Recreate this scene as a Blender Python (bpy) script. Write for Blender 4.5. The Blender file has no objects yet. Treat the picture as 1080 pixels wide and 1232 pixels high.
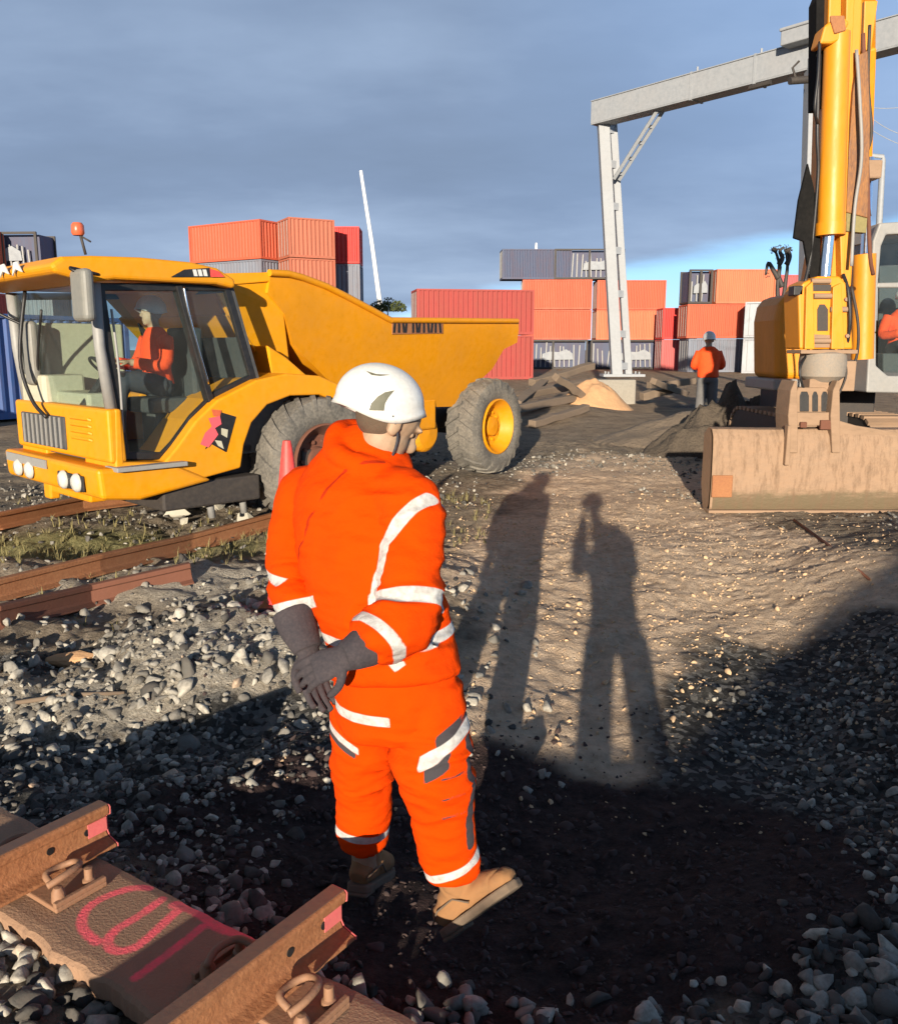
import bpy, bmesh, math, random
import numpy as np
from mathutils import Vector, Matrix
from mathutils.bvhtree import BVHTree
random.seed(7); RNG = np.random.default_rng(11)
R = math.radians
scene = bpy.context.scene
COL = scene.collection
V = Vector

# ------------------------------------------------------------------ camera
F = 1050.0; CH = 1.75; PITCH = R(10.57)
FWD = V((0, math.cos(PITCH), -math.sin(PITCH))); UPV = V((0, math.sin(PITCH), math.cos(PITCH))); RGT = V((1, 0, 0))
CAM = V((0, 0, CH))
cd = bpy.data.cameras.new('camera'); cam = bpy.data.objects.new('camera', cd); COL.objects.link(cam)
cd.sensor_fit = 'HORIZONTAL'; cd.sensor_width = 36; cd.lens = 36 * F / 1080; cd.clip_start = 0.05; cd.clip_end = 6000
cam.location = CAM; cam.rotation_euler = (math.pi / 2 - PITCH, 0, 0)
scene.camera = cam

def ray(px, py): return FWD + RGT * ((px - 540) / F) + UPV * ((616 - py) / F)
def W(px, py, Y):
    d = ray(px, py); return CAM + d * (Y / d.y)
def G(px, py, z=0.0):
    d = ray(px, py); return CAM + d * ((z - CH) / d.z)
def onplane(px, py, P0, n):
    d = ray(px, py); return CAM + d * ((P0 - CAM).dot(n) / d.dot(n))

# ------------------------------------------------------------------ noise
def _h(ix, iy, iz, seed):
    n = (ix * 374761393 + iy * 668265263 + iz * 2147483647 + seed * 1274126177) & 0xffffffff
    n = ((n ^ (n >> 13)) * 1274126177) & 0xffffffff
    n = ((n ^ (n >> 15)) * 2246822519) & 0xffffffff
    return ((n ^ (n >> 16)) & 0xffffff) / float(0xffffff)
def vnoise(x, y, z=None, seed=0):
    x = np.asarray(x, dtype=float); y = np.asarray(y, dtype=float)
    z = np.zeros_like(x) if z is None else np.asarray(z, dtype=float)
    ix = np.floor(x).astype(np.int64); iy = np.floor(y).astype(np.int64); iz = np.floor(z).astype(np.int64)
    fx = x - ix; fy = y - iy; fz = z - iz
    fx = fx * fx * (3 - 2 * fx); fy = fy * fy * (3 - 2 * fy); fz = fz * fz * (3 - 2 * fz)
    def c(a, b, d): return _h(ix + a, iy + b, iz + d, seed)
    l = lambda a, b, t: a + (b - a) * t
    return l(l(l(c(0,0,0), c(1,0,0), fx), l(c(0,1,0), c(1,1,0), fx), fy),
             l(l(c(0,0,1), c(1,0,1), fx), l(c(0,1,1), c(1,1,1), fx), fy), fz)
def fbm(x, y, z=None, oct=4, seed=0):
    s = 0; a = 1; t = 0; f = 1
    for i in range(oct):
        s = s + a * (vnoise(np.asarray(x) * f, np.asarray(y) * f, None if z is None else np.asarray(z) * f, seed + i) - .5)
        t += a; a *= .5; f *= 2.03
    return s / t * 2
def sstep(a, b, x):
    t = np.clip((np.asarray(x) - a) / (b - a), 0, 1); return t * t * (3 - 2 * t)

# ------------------------------------------------------------------ sun
SUN_EL = R(9.7); SUN_AZ = math.atan2(165 / F, .984)       # travel direction of light, from +Y towards +X
SD = V((math.sin(SUN_AZ) * math.cos(SUN_EL), math.cos(SUN_AZ) * math.cos(SUN_EL), -math.sin(SUN_EL)))
sl = bpy.data.lights.new('sun', 'SUN'); so = bpy.data.objects.new('sun', sl); COL.objects.link(so)
sl.energy = 4.8; sl.angle = R(0.5); sl.color = (1.0, .87, .70)
so.rotation_euler = (-SD).to_track_quat('Z', 'Y').to_euler()
sl.energy = 5.0
so.location = (0, -20, 20)

# ------------------------------------------------------------------ materials
def new_mat(name):
    m = bpy.data.materials.new(name); m.use_nodes = True
    nt = m.node_tree; b = nt.nodes['Principled BSDF']
    return m, nt, b
def N(nt, t, **kw):
    n = nt.nodes.new(t)
    for k, v in kw.items(): setattr(n, k, v)
    return n
def texco(nt, kind='Object', scale=(1, 1, 1)):
    tc = N(nt, 'ShaderNodeTexCoord'); mp = N(nt, 'ShaderNodeMapping'); mp.inputs['Scale'].default_value = scale
    nt.links.new(tc.outputs[kind], mp.inputs[0]); return mp.outputs[0]
def noise(nt, co, scale, detail=5, rough=.6):
    n = N(nt, 'ShaderNodeTexNoise'); n.inputs['Scale'].default_value = scale; n.inputs['Detail'].default_value = detail
    n.inputs['Roughness'].default_value = rough; nt.links.new(co, n.inputs['Vector']); return n.outputs['Fac']
def ramp(nt, fac, stops):
    r = N(nt, 'ShaderNodeValToRGB'); el = r.color_ramp.elements
    while len(el) < len(stops): el.new(.5)
    for e, (p, c) in zip(el, stops):
        e.position = p; e.color = (*c, 1) if len(c) == 3 else c
    nt.links.new(fac, r.inputs[0]); return r.outputs[0]
def mixc(nt, fac, a, b, mode='MIX'):
    m = N(nt, 'ShaderNodeMix', data_type='RGBA', blend_type=mode)
    for s, v in ((m.inputs[0], fac), (m.inputs[6], a), (m.inputs[7], b)):
        if isinstance(v, (int, float)): s.default_value = v
        elif isinstance(v, tuple): s.default_value = (*v, 1)
        else: nt.links.new(v, s)
    return m.outputs[2]
def bump(nt, b, h, strength=.3, dist=.01):
    n = N(nt, 'ShaderNodeBump'); n.inputs['Strength'].default_value = strength; n.inputs['Distance'].default_value = dist
    nt.links.new(h, n.inputs['Height']); nt.links.new(n.outputs[0], b.inputs['Normal'])
def mat(name, col, rough=.5, metal=0, dirt=.35, dcol=(.16, .12, .08), dscale=3, bumps=.25, bscale=60, bd=.004, spec=.5, stretch=(1, 1, 1), coat=0):
    m, nt, b = new_mat(name)
    co = texco(nt, 'Object', stretch)
    n1 = noise(nt, co, dscale, 8, .65); n2 = noise(nt, co, dscale * 9, 4)
    f = ramp(nt, n1, [(.42, (0, 0, 0)), (.75, (1, 1, 1))])
    f2 = mixc(nt, .5, f, ramp(nt, n2, [(.4, (0, 0, 0)), (.8, (1, 1, 1))]))
    mm = N(nt, 'ShaderNodeMath', operation='MULTIPLY'); mm.inputs[1].default_value = dirt
    nt.links.new(f2, mm.inputs[0])
    v = ramp(nt, n2, [(.2, tuple(c * .82 for c in col)), (.8, tuple(min(1, c * 1.12) for c in col))])
    nt.links.new(mixc(nt, mm.outputs[0], v, dcol), b.inputs['Base Color'])
    rr = N(nt, 'ShaderNodeMath', operation='MULTIPLY_ADD'); nt.links.new(mm.outputs[0], rr.inputs[0]); rr.inputs[1].default_value = .5; rr.inputs[2].default_value = rough
    rr.use_clamp = True; nt.links.new(rr.outputs[0], b.inputs['Roughness'])
    b.inputs['Metallic'].default_value = metal; b.inputs['Specular IOR Level'].default_value = spec
    b.inputs['Coat Weight'].default_value = coat
    if bumps: bump(nt, b, noise(nt, co, bscale, 5), bumps, bd)
    return m
def glass(name, tint, gloss=.08, mixf=.12):
    m, nt, b = new_mat(name); nt.nodes.remove(b)
    tr = N(nt, 'ShaderNodeBsdfTransparent'); tr.inputs[0].default_value = (*tint, 1)
    gl = N(nt, 'ShaderNodeBsdfGlossy'); gl.inputs['Roughness'].default_value = gloss; gl.inputs[0].default_value = (.9, .95, 1, 1)
    fr = N(nt, 'ShaderNodeLayerWeight'); fr.inputs[0].default_value = .25
    pw = N(nt, 'ShaderNodeMath', operation='POWER'); pw.inputs[1].default_value = 2.0; nt.links.new(fr.outputs['Facing'], pw.inputs[0])
    ad = N(nt, 'ShaderNodeMath', operation='MULTIPLY_ADD'); ad.inputs[1].default_value = .5; ad.inputs[2].default_value = mixf; nt.links.new(pw.outputs[0], ad.inputs[0])
    dn = noise(nt, texco(nt), 5, 6); dm = N(nt, 'ShaderNodeMath', operation='MULTIPLY'); dm.inputs[1].default_value = .06
    nt.links.new(dn, dm.inputs[0])
    df = N(nt, 'ShaderNodeBsdfDiffuse'); df.inputs[0].default_value = (.3, .32, .33, 1); gl.inputs[0].default_value = (.6, .65, .7, 1)
    mx = N(nt, 'ShaderNodeMixShader'); nt.links.new(ad.outputs[0], mx.inputs[0]); nt.links.new(tr.outputs[0], mx.inputs[1]); nt.links.new(gl.outputs[0], mx.inputs[2])
    m2 = N(nt, 'ShaderNodeMixShader'); nt.links.new(dm.outputs[0], m2.inputs[0]); nt.links.new(mx.outputs[0], m2.inputs[1]); nt.links.new(df.outputs[0], m2.inputs[2])
    nt.links.new(m2.outputs[0], nt.nodes['Material Output'].inputs[0])
    return m

M = {}
M['yellow'] = mat('machine_yellow', (.74, .295, .002), .42, dirt=.5, dcol=(.30, .16, .05), dscale=1.6, bumps=.08, spec=.3)
M['yellow2'] = mat('excavator_yellow', (.72, .27, .003), .42, dirt=.55, dcol=(.28, .13, .04), dscale=2.2, bumps=.1, stretch=(1, 1, .35))
M['black'] = mat('black_trim', (.012, .012, .013), .45, dirt=.3, dcol=(.06, .055, .05))
M['rubber'] = mat('matt_black', (.010, .010, .010), .9, dirt=.2, dcol=(.05, .045, .04), spec=.1)
M['dark'] = mat('dark_steel', (.035, .03, .028), .6, dirt=.5, dcol=(.09, .07, .05))
M['tyre'] = mat('dusty_tyre', (.10, .095, .085), .9, dirt=.9, dcol=(.30, .27, .22), dscale=4, bumps=.5, bscale=40)
M['grey'] = mat('grey_plastic', (.28, .28, .27), .5, dirt=.3)
M['rotator'] = mat('muddy_grey', (.26, .23, .19), .7, dirt=.7, dcol=(.34, .24, .16), dscale=6, bumps=.5)
M['steelgrey'] = mat('galvanised_grey', (.29, .31, .33), .55, dirt=.45, dcol=(.30, .28, .27), dscale=1.1, bumps=.15)
M['cream'] = mat('cab_cream', (.50, .48, .36), .6, dirt=.2)
M['interior'] = mat('cab_interior', (.05, .055, .06), .7, dirt=.3)
M['chrome'] = mat('chrome_rod', (.75, .77, .8), .15, metal=1, dirt=.15, bumps=0)
M['mud'] = mat('muddy_steel', (.33, .215, .135), .75, dirt=.9, dcol=(.15, .105, .07), dscale=2.2, bumps=.6, bscale=25, stretch=(.5, 1, 1.4))
M['rust'] = mat('rusty_rail', (.29, .115, .045), .72, dirt=.6, dcol=(.40, .20, .09), dscale=6, bumps=.6, bscale=70, bd=.006)
M['rust2'] = mat('dark_rust', (.16, .06, .035), .8, dirt=.6, dcol=(.10, .05, .03), dscale=6, bumps=.6, bscale=50)
M['railhead'] = mat('worn_rail_head', (.20, .12, .085), .42, metal=.3, dirt=.5, dcol=(.25, .13, .07), dscale=6, bumps=.3)
M['clip'] = mat('rail_clip_steel', (.30, .165, .095), .6, dirt=.6, dcol=(.24, .11, .06), dscale=14, bumps=.5)
M['sleeper'] = mat('sleeper_face', (.23, .165, .115), .8, dirt=.7, dcol=(.15, .10, .075), dscale=3.5, bumps=.7, bscale=120, bd=.004)
M['pink'] = mat('pink_spray', (.85, .10, .13), .6, dirt=.35, dcol=(.35, .12, .1), dscale=20)
M['pinkdust'] = mat('pink_dust_paint', (.75, .16, .16), .6, dirt=.5, dcol=(.35, .16, .1), dscale=14)
M['white'] = mat('white_shell', (.64, .64, .61), .32, dirt=.18, dcol=(.5, .46, .4), dscale=9, bumps=.05, spec=.5)
M['olive'] = mat('helmet_vent_grey', (.12, .12, .085), .6, dirt=.1)
M['skin'] = mat('skin', (.36, .25, .16), .6, dirt=.25, dcol=(.28, .17, .11), dscale=8, bumps=.1, bscale=200, bd=.001)
M['hair'] = mat('short_brown_hair', (.10, .07, .045), .8, dirt=.3, bumps=.8, bscale=300, bd=.004)
M['glove'] = mat('work_glove_grey', (.034, .030, .037), .9, dirt=.6, dcol=(.10, .08, .08), dscale=14, bumps=.6, bscale=250, bd=.002)
M['boot'] = mat('tan_suede', (.31, .155, .062), .9, dirt=.8, dcol=(.15, .09, .05), dscale=8, bumps=.5, bscale=150, bd=.002)
M['sole'] = mat('boot_sole', (.12, .09, .065), .85, dirt=.5, dcol=(.28, .2, .13))
M['concrete'] = mat('concrete', (.27, .25, .21), .9, dirt=.6, dcol=(.33, .29, .24), dscale=2.5, bumps=.6, bscale=20)
M['rock'] = mat('pale_rock', (.44, .42, .35), .9, dirt=.7, dcol=(.26, .24, .18), dscale=4, bumps=.7, bscale=18, bd=.01)
M['spoil'] = mat('brown_spoil', (.20, .155, .11), .95, dirt=.7, dcol=(.07, .06, .05), dscale=3, bumps=.8, bscale=10, bd=.05)
M['workgrey'] = mat('dusty_work_trousers', (.16, .155, .15), .9, dirt=.6, dcol=(.04, .04, .05), dscale=6)
M['darkspoil'] = mat('dark_shaded_spoil', (.07, .055, .042), .95, dirt=.8, dcol=(.15, .12, .085), dscale=5, bumps=1, bscale=14, bd=.05)  # dark spoil, its colour lowered further to take in the shadows on the mound
M['grease'] = mat('greasy_brown_steel', (.17, .075, .030), .55, dirt=1.0, dcol=(.42, .19, .06), dscale=4, bumps=.6, bscale=20, stretch=(2, 1, .5))
M['tarp'] = mat('grey_tarpaulin', (.30, .32, .34), .6, dirt=.6, dcol=(.12, .13, .16), dscale=2)
M['timber'] = mat('old_timber', (.20, .145, .10), .9, dirt=.7, dcol=(.10, .08, .06), dscale=3, bumps=.6, bscale=25, stretch=(.4, 1, 3))
M['navy'] = mat('dark_navy_cloth', (.035, .04, .055), .9, dirt=.4, dcol=(.12, .11, .1), bumps=.3)
M['red'] = mat('red_lamp', (.6, .12, .05), .3, dirt=.2)
M['cone'] = mat('cone_plastic', (.80, .06, .05), .5, dirt=.3, dcol=(.4, .15, .12))
M['lamp'] = mat('headlight_lens', (.55, .54, .50), .12, dirt=.15)
M['mast'] = mat('mast_white', (.8, .8, .8), .5, dirt=.1)
M['leaf'] = mat('leaf_green', (.055, .075, .02), .8, dirt=.5, dcol=(.12, .11, .04), dscale=9)
M['grass'] = mat('dry_grass', (.22, .19, .08), .85, dirt=.7, dcol=(.28, .23, .10), dscale=5)
M['sand'] = mat('orange_sand', (.52, .30, .15), .95, dirt=.5, dcol=(.38, .23, .13), bumps=.6, bscale=12, bd=.03)
M['glass'] = glass('cab_glass', (.90, .96, .95), .05, .02)
M['glass2'] = glass('windscreen_glass', (.90, .95, .93), .05, .02)
M['mirror'] = mat('mirror_back', (.20, .20, .18), .5, dirt=.3)
M['phone'] = M['black']
M['hivis_far'] = mat('orange_cloth_far', (.84, .068, .003), .8, dirt=.15, dcol=(.6, .1, .03), bumps=.3, bscale=30)
M['silver'] = mat('reflective_tape', (.72, .72, .70), .45, dirt=.2, dcol=(.5, .45, .4))

def cloth_mat(name, base, with_grey=True):
    m, nt, b = new_mat(name)
    co = texco(nt, 'Object')
    def att(n):
        a = N(nt, 'ShaderNodeAttribute'); a.attribute_name = n; return a.outputs['Fac']
    def thr(s, w=.0015):
        mr = N(nt, 'ShaderNodeMapRange'); mr.inputs['From Min'].default_value = -w; mr.inputs['From Max'].default_value = w
        nt.links.new(s, mr.inputs['Value']); return mr.outputs[0]
    n1 = noise(nt, co, 7, 6); n2 = noise(nt, co, 45, 4)
    c = mixc(nt, ramp(nt, n1, [(.45, (0, 0, 0)), (.8, (.55, .55, .55))]), base, tuple(x * .72 for x in base))
    c = mixc(nt, thr(att('grey')), c, (.075, .068, .075))
    sil = mixc(nt, ramp(nt, n2, [(.35, (0, 0, 0)), (.75, (1, 1, 1))]), (.72, .72, .70), (.46, .44, .41))
    c = mixc(nt, thr(att('stripe')), c, sil)
    c = mixc(nt, thr(att('seam'), .001), c, (.45, .03, .005))
    nt.links.new(c, b.inputs['Base Color'])
    b.inputs['Roughness'].default_value = .85; b.inputs['Specular IOR Level'].default_value = .08
    wv = N(nt, 'ShaderNodeTexWave'); wv.inputs['Scale'].default_value = 160; wv.inputs['Distortion'].default_value = 1
    nt.links.new(co, wv.inputs['Vector'])
    hh = N(nt, 'ShaderNodeMath', operation='MULTIPLY_ADD'); nt.links.new(wv.outputs['Fac'], hh.inputs[0]); hh.inputs[1].default_value = .12
    nt.links.new(noise(nt, co, 14, 5), hh.inputs[2]); bump(nt, b, hh.outputs[0], .6, .03)
    return m
M['hivis'] = cloth_mat('hi_vis_orange', (.90, .068, .0))

# ------------------------------------------------------------------ mesh builder
def origin_of(o):
    p = V((0, 0, 0))
    while o is not None: p = p + o.location; o = o.parent
    return p
class MB:
    def __init__(s): s.v = []; s.f = []
    def add(s, vs, fs):
        k = len(s.v); s.v += [V(v) for v in vs]; s.f += [tuple(i + k for i in f) for f in fs]; return s
    def box(s, c, a, b, d):
        c, a, b, d = V(c), V(a), V(b), V(d)
        if a.cross(b).dot(d) < 0: a = -a
        vs = [c + a * x + b * y + d * z for z in (-1, 1) for x, y in ((-1, -1), (1, -1), (1, 1), (-1, 1))]
        return s.add(vs, [(3, 2, 1, 0), (4, 5, 6, 7), (0, 1, 5, 4), (1, 2, 6, 5), (2, 3, 7, 6), (3, 0, 4, 7)])
    def abox(s, c, sx, sy, sz): return s.box(c, (sx / 2, 0, 0), (0, sy / 2, 0), (0, 0, sz / 2))
    def beam(s, p, q, w, h, up=(0, 0, 1)):
        p, q = V(p), V(q); d = (q - p); u = V(up); sd = d.cross(u)
        if sd.length < 1e-6: sd = d.cross(V((0, 1, 0)))
        sd.normalize(); u2 = sd.cross(d).normalized()
        return s.box((p + q) / 2, d / 2, sd * w / 2, u2 * h / 2)
    def tube(s, pts, r, n=10, cap=True, ell=None):
        pts = [V(p) for p in pts]; m = len(pts)
        rs = r if isinstance(r, (list, tuple)) else [r] * m
        prev = None; k = len(s.v)
        for i, p in enumerate(pts):
            d = (pts[min(i + 1, m - 1)] - pts[max(i - 1, 0)])
            if d.length < 1e-9: d = V((0, 0, 1))
            d.normalize()
            if ell is not None: x = V(ell); x = (x - d * x.dot(d)).normalized()
            elif prev is None:
                x = d.cross(V((0, 0, 1)) if abs(d.z) < .9 else V((1, 0, 0))).normalized()
            else: x = (prev - d * prev.dot(d)).normalized()
            prev = x; y = d.cross(x)
            rx, ry = rs[i] if isinstance(rs[i], (list, tuple)) else (rs[i], rs[i])
            for j in range(n):
                a = 2 * math.pi * j / n
                s.v.append(p + x * (rx * math.cos(a)) + y * (ry * math.sin(a)))
        for i in range(m - 1):
            for j in range(n):
                a, b = k + i * n + j, k + i * n + (j + 1) % n
                s.f.append((a, b, b + n, a + n))
        if cap:
            s.f.append(tuple(k + j for j in reversed(range(n)))); s.f.append(tuple(k + (m - 1) * n + j for j in range(n)))
        return s
    def prism(s, poly, off):
        poly = [V(p) for p in poly]; off = V(off); n = len(poly)
        nn = V((0, 0, 0))
        for i in range(n): nn += poly[i].cross(poly[(i + 1) % n])
        if nn.dot(off) > 0: poly = poly[::-1]
        vs = poly + [p + off for p in poly]
        fs = [tuple(range(n)), tuple(range(2 * n - 1, n - 1, -1))]
        fs += [((i + 1) % n, i, i + n, (i + 1) % n + n) for i in range(n)]
        return s.add(vs, fs)
    def lathe(s, c, ax, prof, n=32, closed=False):
        c, ax = V(c), V(ax).normalized(); x = ax.cross(V((0, 0, 1)) if abs(ax.z) < .9 else V((1, 0, 0))).normalized(); y = ax.cross(x)
        k = len(s.v); m = len(prof)
        for (h, r) in prof:
            for j in range(n):
                a = 2 * math.pi * j / n; s.v.append(c + ax * h + x * (r * math.cos(a)) + y * (r * math.sin(a)))
        for i in range(m if closed else m - 1):
            for j in range(n):
                a, b = k + i * n + j, k + i * n + (j + 1) % n
                i2 = (i + 1) % m; a2, b2 = k + i2 * n + j, k + i2 * n + (j + 1) % n
                s.f.append((a, b, b2, a2))
        return s
    def ball(s, c, r, M3=None, nu=16, nv=10):
        c = V(c); rx, ry, rz = r if isinstance(r, (list, tuple)) else (r, r, r); k = len(s.v)
        M3 = M3 or Matrix.Identity(3)
        for i in range(1, nv):
            t = math.pi * i / nv
            for j in range(nu):
                a = 2 * math.pi * j / nu
                s.v.append(c + M3 @ V((rx * math.sin(t) * math.cos(a), ry * math.sin(t) * math.sin(a), rz * math.cos(t))))
        s.v.append(c + M3 @ V((0, 0, rz))); s.v.append(c + M3 @ V((0, 0, -rz))); T = len(s.v) - 2
        for i in range(nv - 2):
            for j in range(nu):
                a, b = k + i * nu + j, k + i * nu + (j + 1) % nu
                s.f.append((a, a + nu, b + nu, b))
        for j in range(nu):
            s.f.append((T, k + j, k + (j + 1) % nu)); s.f.append((T + 1, k + (nv - 2) * nu + (j + 1) % nu, k + (nv - 2) * nu + j))
        return s
    def ribbon(s, pts, w, nrm, up=0.0):
        pts = [V(p) for p in pts]; nrm = V(nrm).normalized(); k = len(s.v); m = len(pts)
        for i, p in enumerate(pts):
            d = (pts[min(i + 1, m - 1)] - pts[max(i - 1, 0)]).normalized(); x = d.cross(nrm).normalized()
            ww = w[i] if isinstance(w, (list, tuple)) else w
            s.v += [p + x * ww / 2 + nrm * up, p - x * ww / 2 + nrm * up]
        for i in range(m - 1): s.f.append((k + 2 * i, k + 2 * i + 2, k + 2 * i + 3, k + 2 * i + 1))
        return s
    def mesh(s, name, org=V((0, 0, 0))):
        me = bpy.data.meshes.new(name); me.from_pydata([v - org for v in s.v], [], s.f); me.update(); return me
    def build(s, name, m, parent=None, smooth=False, bevel=0, fix=True, seg=2, loc=None):
        org = origin_of(parent) if parent else (V(loc) if loc is not None else V((0, 0, 0)))
        me = s.mesh(name, org)
        if fix:
            bm = bmesh.new(); bm.from_mesh(me); bmesh.ops.recalc_face_normals(bm, faces=bm.faces); bm.to_mesh(me); bm.free()
        o = bpy.data.objects.new(name, me); COL.objects.link(o); me.materials.append(m)
        if parent: o.parent = parent
        elif loc is not None: o.location = loc
        if smooth:
            me.polygons.foreach_set('use_smooth', [True] * len(me.polygons))
            if smooth == 'auto':
                me.set_sharp_from_angle(angle=R(38))
        if bevel:
            b = o.modifiers.new('bevel', 'BEVEL'); b.width = bevel; b.segments = seg; b.limit_method = 'ANGLE'; b.angle_limit = R(35)
        return o
def thing(name, label, cat, loc, group=None):
    o = bpy.data.objects.new(name, None); COL.objects.link(o); o.location = loc; o.empty_display_size = .3
    return tag(o, label, cat, group)
def tag(o, label=None, cat=None, group=None, kind=None):
    if label: o['label'] = label
    if cat: o['category'] = cat
    if group: o['group'] = group
    if kind: o['kind'] = kind
    return o
def smooth_pts(pts, k=6):
    pts = [V(p) for p in pts]; out = []
    for i in range(len(pts) - 1):
        p0 = pts[max(i - 1, 0)]; p1 = pts[i]; p2 = pts[i + 1]; p3 = pts[min(i + 2, len(pts) - 1)]
        for j in range(k):
            t = j / k
            out.append(.5 * ((2 * p1) + (p2 - p0) * t + (2 * p0 - 5 * p1 + 4 * p2 - p3) * t * t + (3 * p1 - p0 - 3 * p2 + p3) * t ** 3))
    out.append(pts[-1]); return out
def remeshed(mb, voxel, smooth=6, fac=.5, name='m'):
    me = mb.mesh(name); o = bpy.data.objects.new('tmp', me); COL.objects.link(o)
    r = o.modifiers.new('r', 'REMESH'); r.mode = 'VOXEL'; r.voxel_size = voxel
    if smooth:
        s = o.modifiers.new('s', 'SMOOTH'); s.iterations = smooth; s.factor = fac
    dg = bpy.context.evaluated_depsgraph_get(); ev = o.evaluated_get(dg)
    out = bpy.data.meshes.new_from_object(ev); bpy.data.objects.remove(o); bpy.data.meshes.remove(me)
    out.name = name; out.polygons.foreach_set('use_smooth', [True] * len(out.polygons)); return out
def get_co(me):
    a = np.empty(len(me.vertices) * 3); me.vertices.foreach_get('co', a); return a.reshape(-1, 3)
def get_no(me):
    a = np.empty(len(me.vertices) * 3); me.vertices.foreach_get('normal', a); return a.reshape(-1, 3)
def set_co(me, c): me.vertices.foreach_set('co', np.ascontiguousarray(c).ravel()); me.update()
def attr(me, name, vals):
    a = me.attributes.new(name, 'FLOAT', 'POINT'); a.data.foreach_set('value', np.asarray(vals, dtype=np.float32))
def link_mesh(me, name, m, parent):
    org = np.array(origin_of(parent)) if parent else np.zeros(3)
    set_co(me, get_co(me) - org)
    o = bpy.data.objects.new(name, me); COL.objects.link(o); o.parent = parent
    me.materials.clear(); me.materials.append(m); return o

# ------------------------------------------------------------------ ground
# crest of an unseen earth bank, added behind the camera to throw the foreground shadow
CX = np.array([-1.0, 1.0]); CZ = np.array([0.0, 0.0])
TERM = [(596, 1232), (640, 908), (700, 908), (800, 915), (835, 895), (900, 835), (960, 775), (1010, 722), (1080, 650), (1200, 560)]
def blob(x, y, px, py, rx, ry, rot=0, z=0.0):
    c = G(px, py, z); dx = x - c.x; dy = y - c.y; a = R(rot)
    u = dx * math.cos(a) + dy * math.sin(a); v = -dx * math.sin(a) + dy * math.cos(a)
    return np.exp(-((u / rx) ** 2 + (v / ry) ** 2))
def H(x, y):
    x = np.asarray(x, dtype=float); y = np.asarray(y, dtype=float)
    near = 1 - sstep(10, 30, y)
    h = .10 * fbm(x * .45, y * .45, oct=3, seed=1) * (1 - sstep(14, 40, y) * .5) * sstep(-1.5, .5, y)
    r = .35 + .65 * fbm(x * .7 + 9, y * .7, oct=2, seed=4) ** 2 * 3
    h = h + near * (.034 * fbm(x * 2.6, y * 2.6, oct=4, seed=2) + .016 * fbm(x * 11, y * 11, oct=4, seed=3))
    tan = blob(x, y, 800, 720, 1.9, 2.6)
    h = h + near * tan * .012 * np.abs(fbm(x * 7, y * 7, oct=4, seed=8)) + near * .006 * fbm(x * 26, y * 26, oct=3, seed=18)
    h = h - .20 * sstep(-.4, .9, x) * sstep(2.4, 3.6, y) * (1 - sstep(3.6, 8.6, y)) * (1 - sstep(3.2, 4.6, x))
    h = h - .13 * blob(x, y, 640, 1000, 1.2, .9)
    h = h + .50 * sstep(1.1, 3.0, x - .15 * y) * (1 - sstep(4.6, 9.5, y)) * sstep(-2, 0, y)
    h = h + sstep(.6, -.4, x) * sstep(2.6, 3.6, y) * (1 - sstep(7.5, 9.5, y)) * (.12 * fbm(x * 1.9 + 3, y * 1.9, oct=3, seed=51) + .03 * fbm(x * 6, y * 6, oct=3, seed=52))
    h = h + .16 * blob(x, y, 255, 770, .55, .45) + .14 * blob(x, y, 420, 720, .7, .4) + .10 * blob(x, y, 60, 820, .7, .3)
    h = h - .14 * blob(x, y, 300, 850, .7, .35, 15)
    h = h + .10 * sstep(-.2, -.9, x) * (1 - sstep(2.5, 3.2, y)) * sstep(0, 1, y)
    # rubble bank before the excavator, track bed beyond
    h = h + .38 * blob(x, y, 900, 505, 1.0, .5, 5) + .22 * blob(x, y, 1010, 500, 1.2, .6)
    h = h + .22 * blob(x, y, 690, 500, 1.2, 3.0) + .32 * blob(x, y, 630, 500, 1.6, 1.0) * 0
    rub = np.clip(blob(x, y, 900, 500, 1.8, 1.6) + blob(x, y, 700, 540, 2.5, 2.0) + blob(x, y, 120, 830, 1.6, 1.0), 0, 1)
    h = h + rub * .05 * fbm(x * 5, y * 5, oct=4, seed=12)
    # flatten under feet of the photographer, then the bank
    f = np.exp(-((x - .1) / .5) ** 2 - ((y + .45) / .5) ** 2); h = h * (1 - f)
    cz = np.interp(x, CX, CZ); d = y + 5.6
    prof = np.where(d > 0, 1 - sstep(0, 2.9, d), 1 - sstep(0, 4.5, -d))
    h = np.where(y < -2.6, cz * prof + .0 * h, h)
    return h
def gh(x, y): return float(H(np.array([x]), np.array([y]))[0])
def GP(px, py, n=4):
    d = ray(px, py); t = np.linspace(.8, 60, 6000) if py > 440 else np.linspace(.8, 200, 20000)
    q = H(d.x * t, d.y * t); z = CH + d.z * t; i = int(np.argmax(z < q)); return CAM + d * float(t[i])

crest = []
for (px, py) in TERM:
    g = GP(px, py); L = (g.y + 5.6) / (SD.y / math.cos(SUN_EL))
    crest.append((g.x - L * SD.x / math.cos(SUN_EL), L * math.tan(SUN_EL) + g.z))
x00 = min(crest[0][0], crest[1][0]) - .01; crest = [(-60.0, 0.0), (x00 - .06, 0.0)] + crest[1:]
crest.sort(); CX = np.array([c[0] for c in crest]); CZ = np.array([c[1] for c in crest])
def axis(segs):
    out = []
    for a, b, n in segs: out += list(np.linspace(a, b, n, endpoint=False))
    out.append(segs[-1][1]); return np.array(out)
gx = axis([(-900, -60, 24), (-60, -14, 34), (-14, -5, 90), (-5, 5, 430), (5, 14, 90), (14, 60, 34), (60, 900, 24)])
gy = axis([(-300, -12, 12), (-12, 0, 60), (0, 1.4, 20), (1.4, 4.2, 150), (4.2, 9, 190), (9, 18, 150), (18, 60, 90), (60, 160, 30), (160, 1800, 16)])
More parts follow.
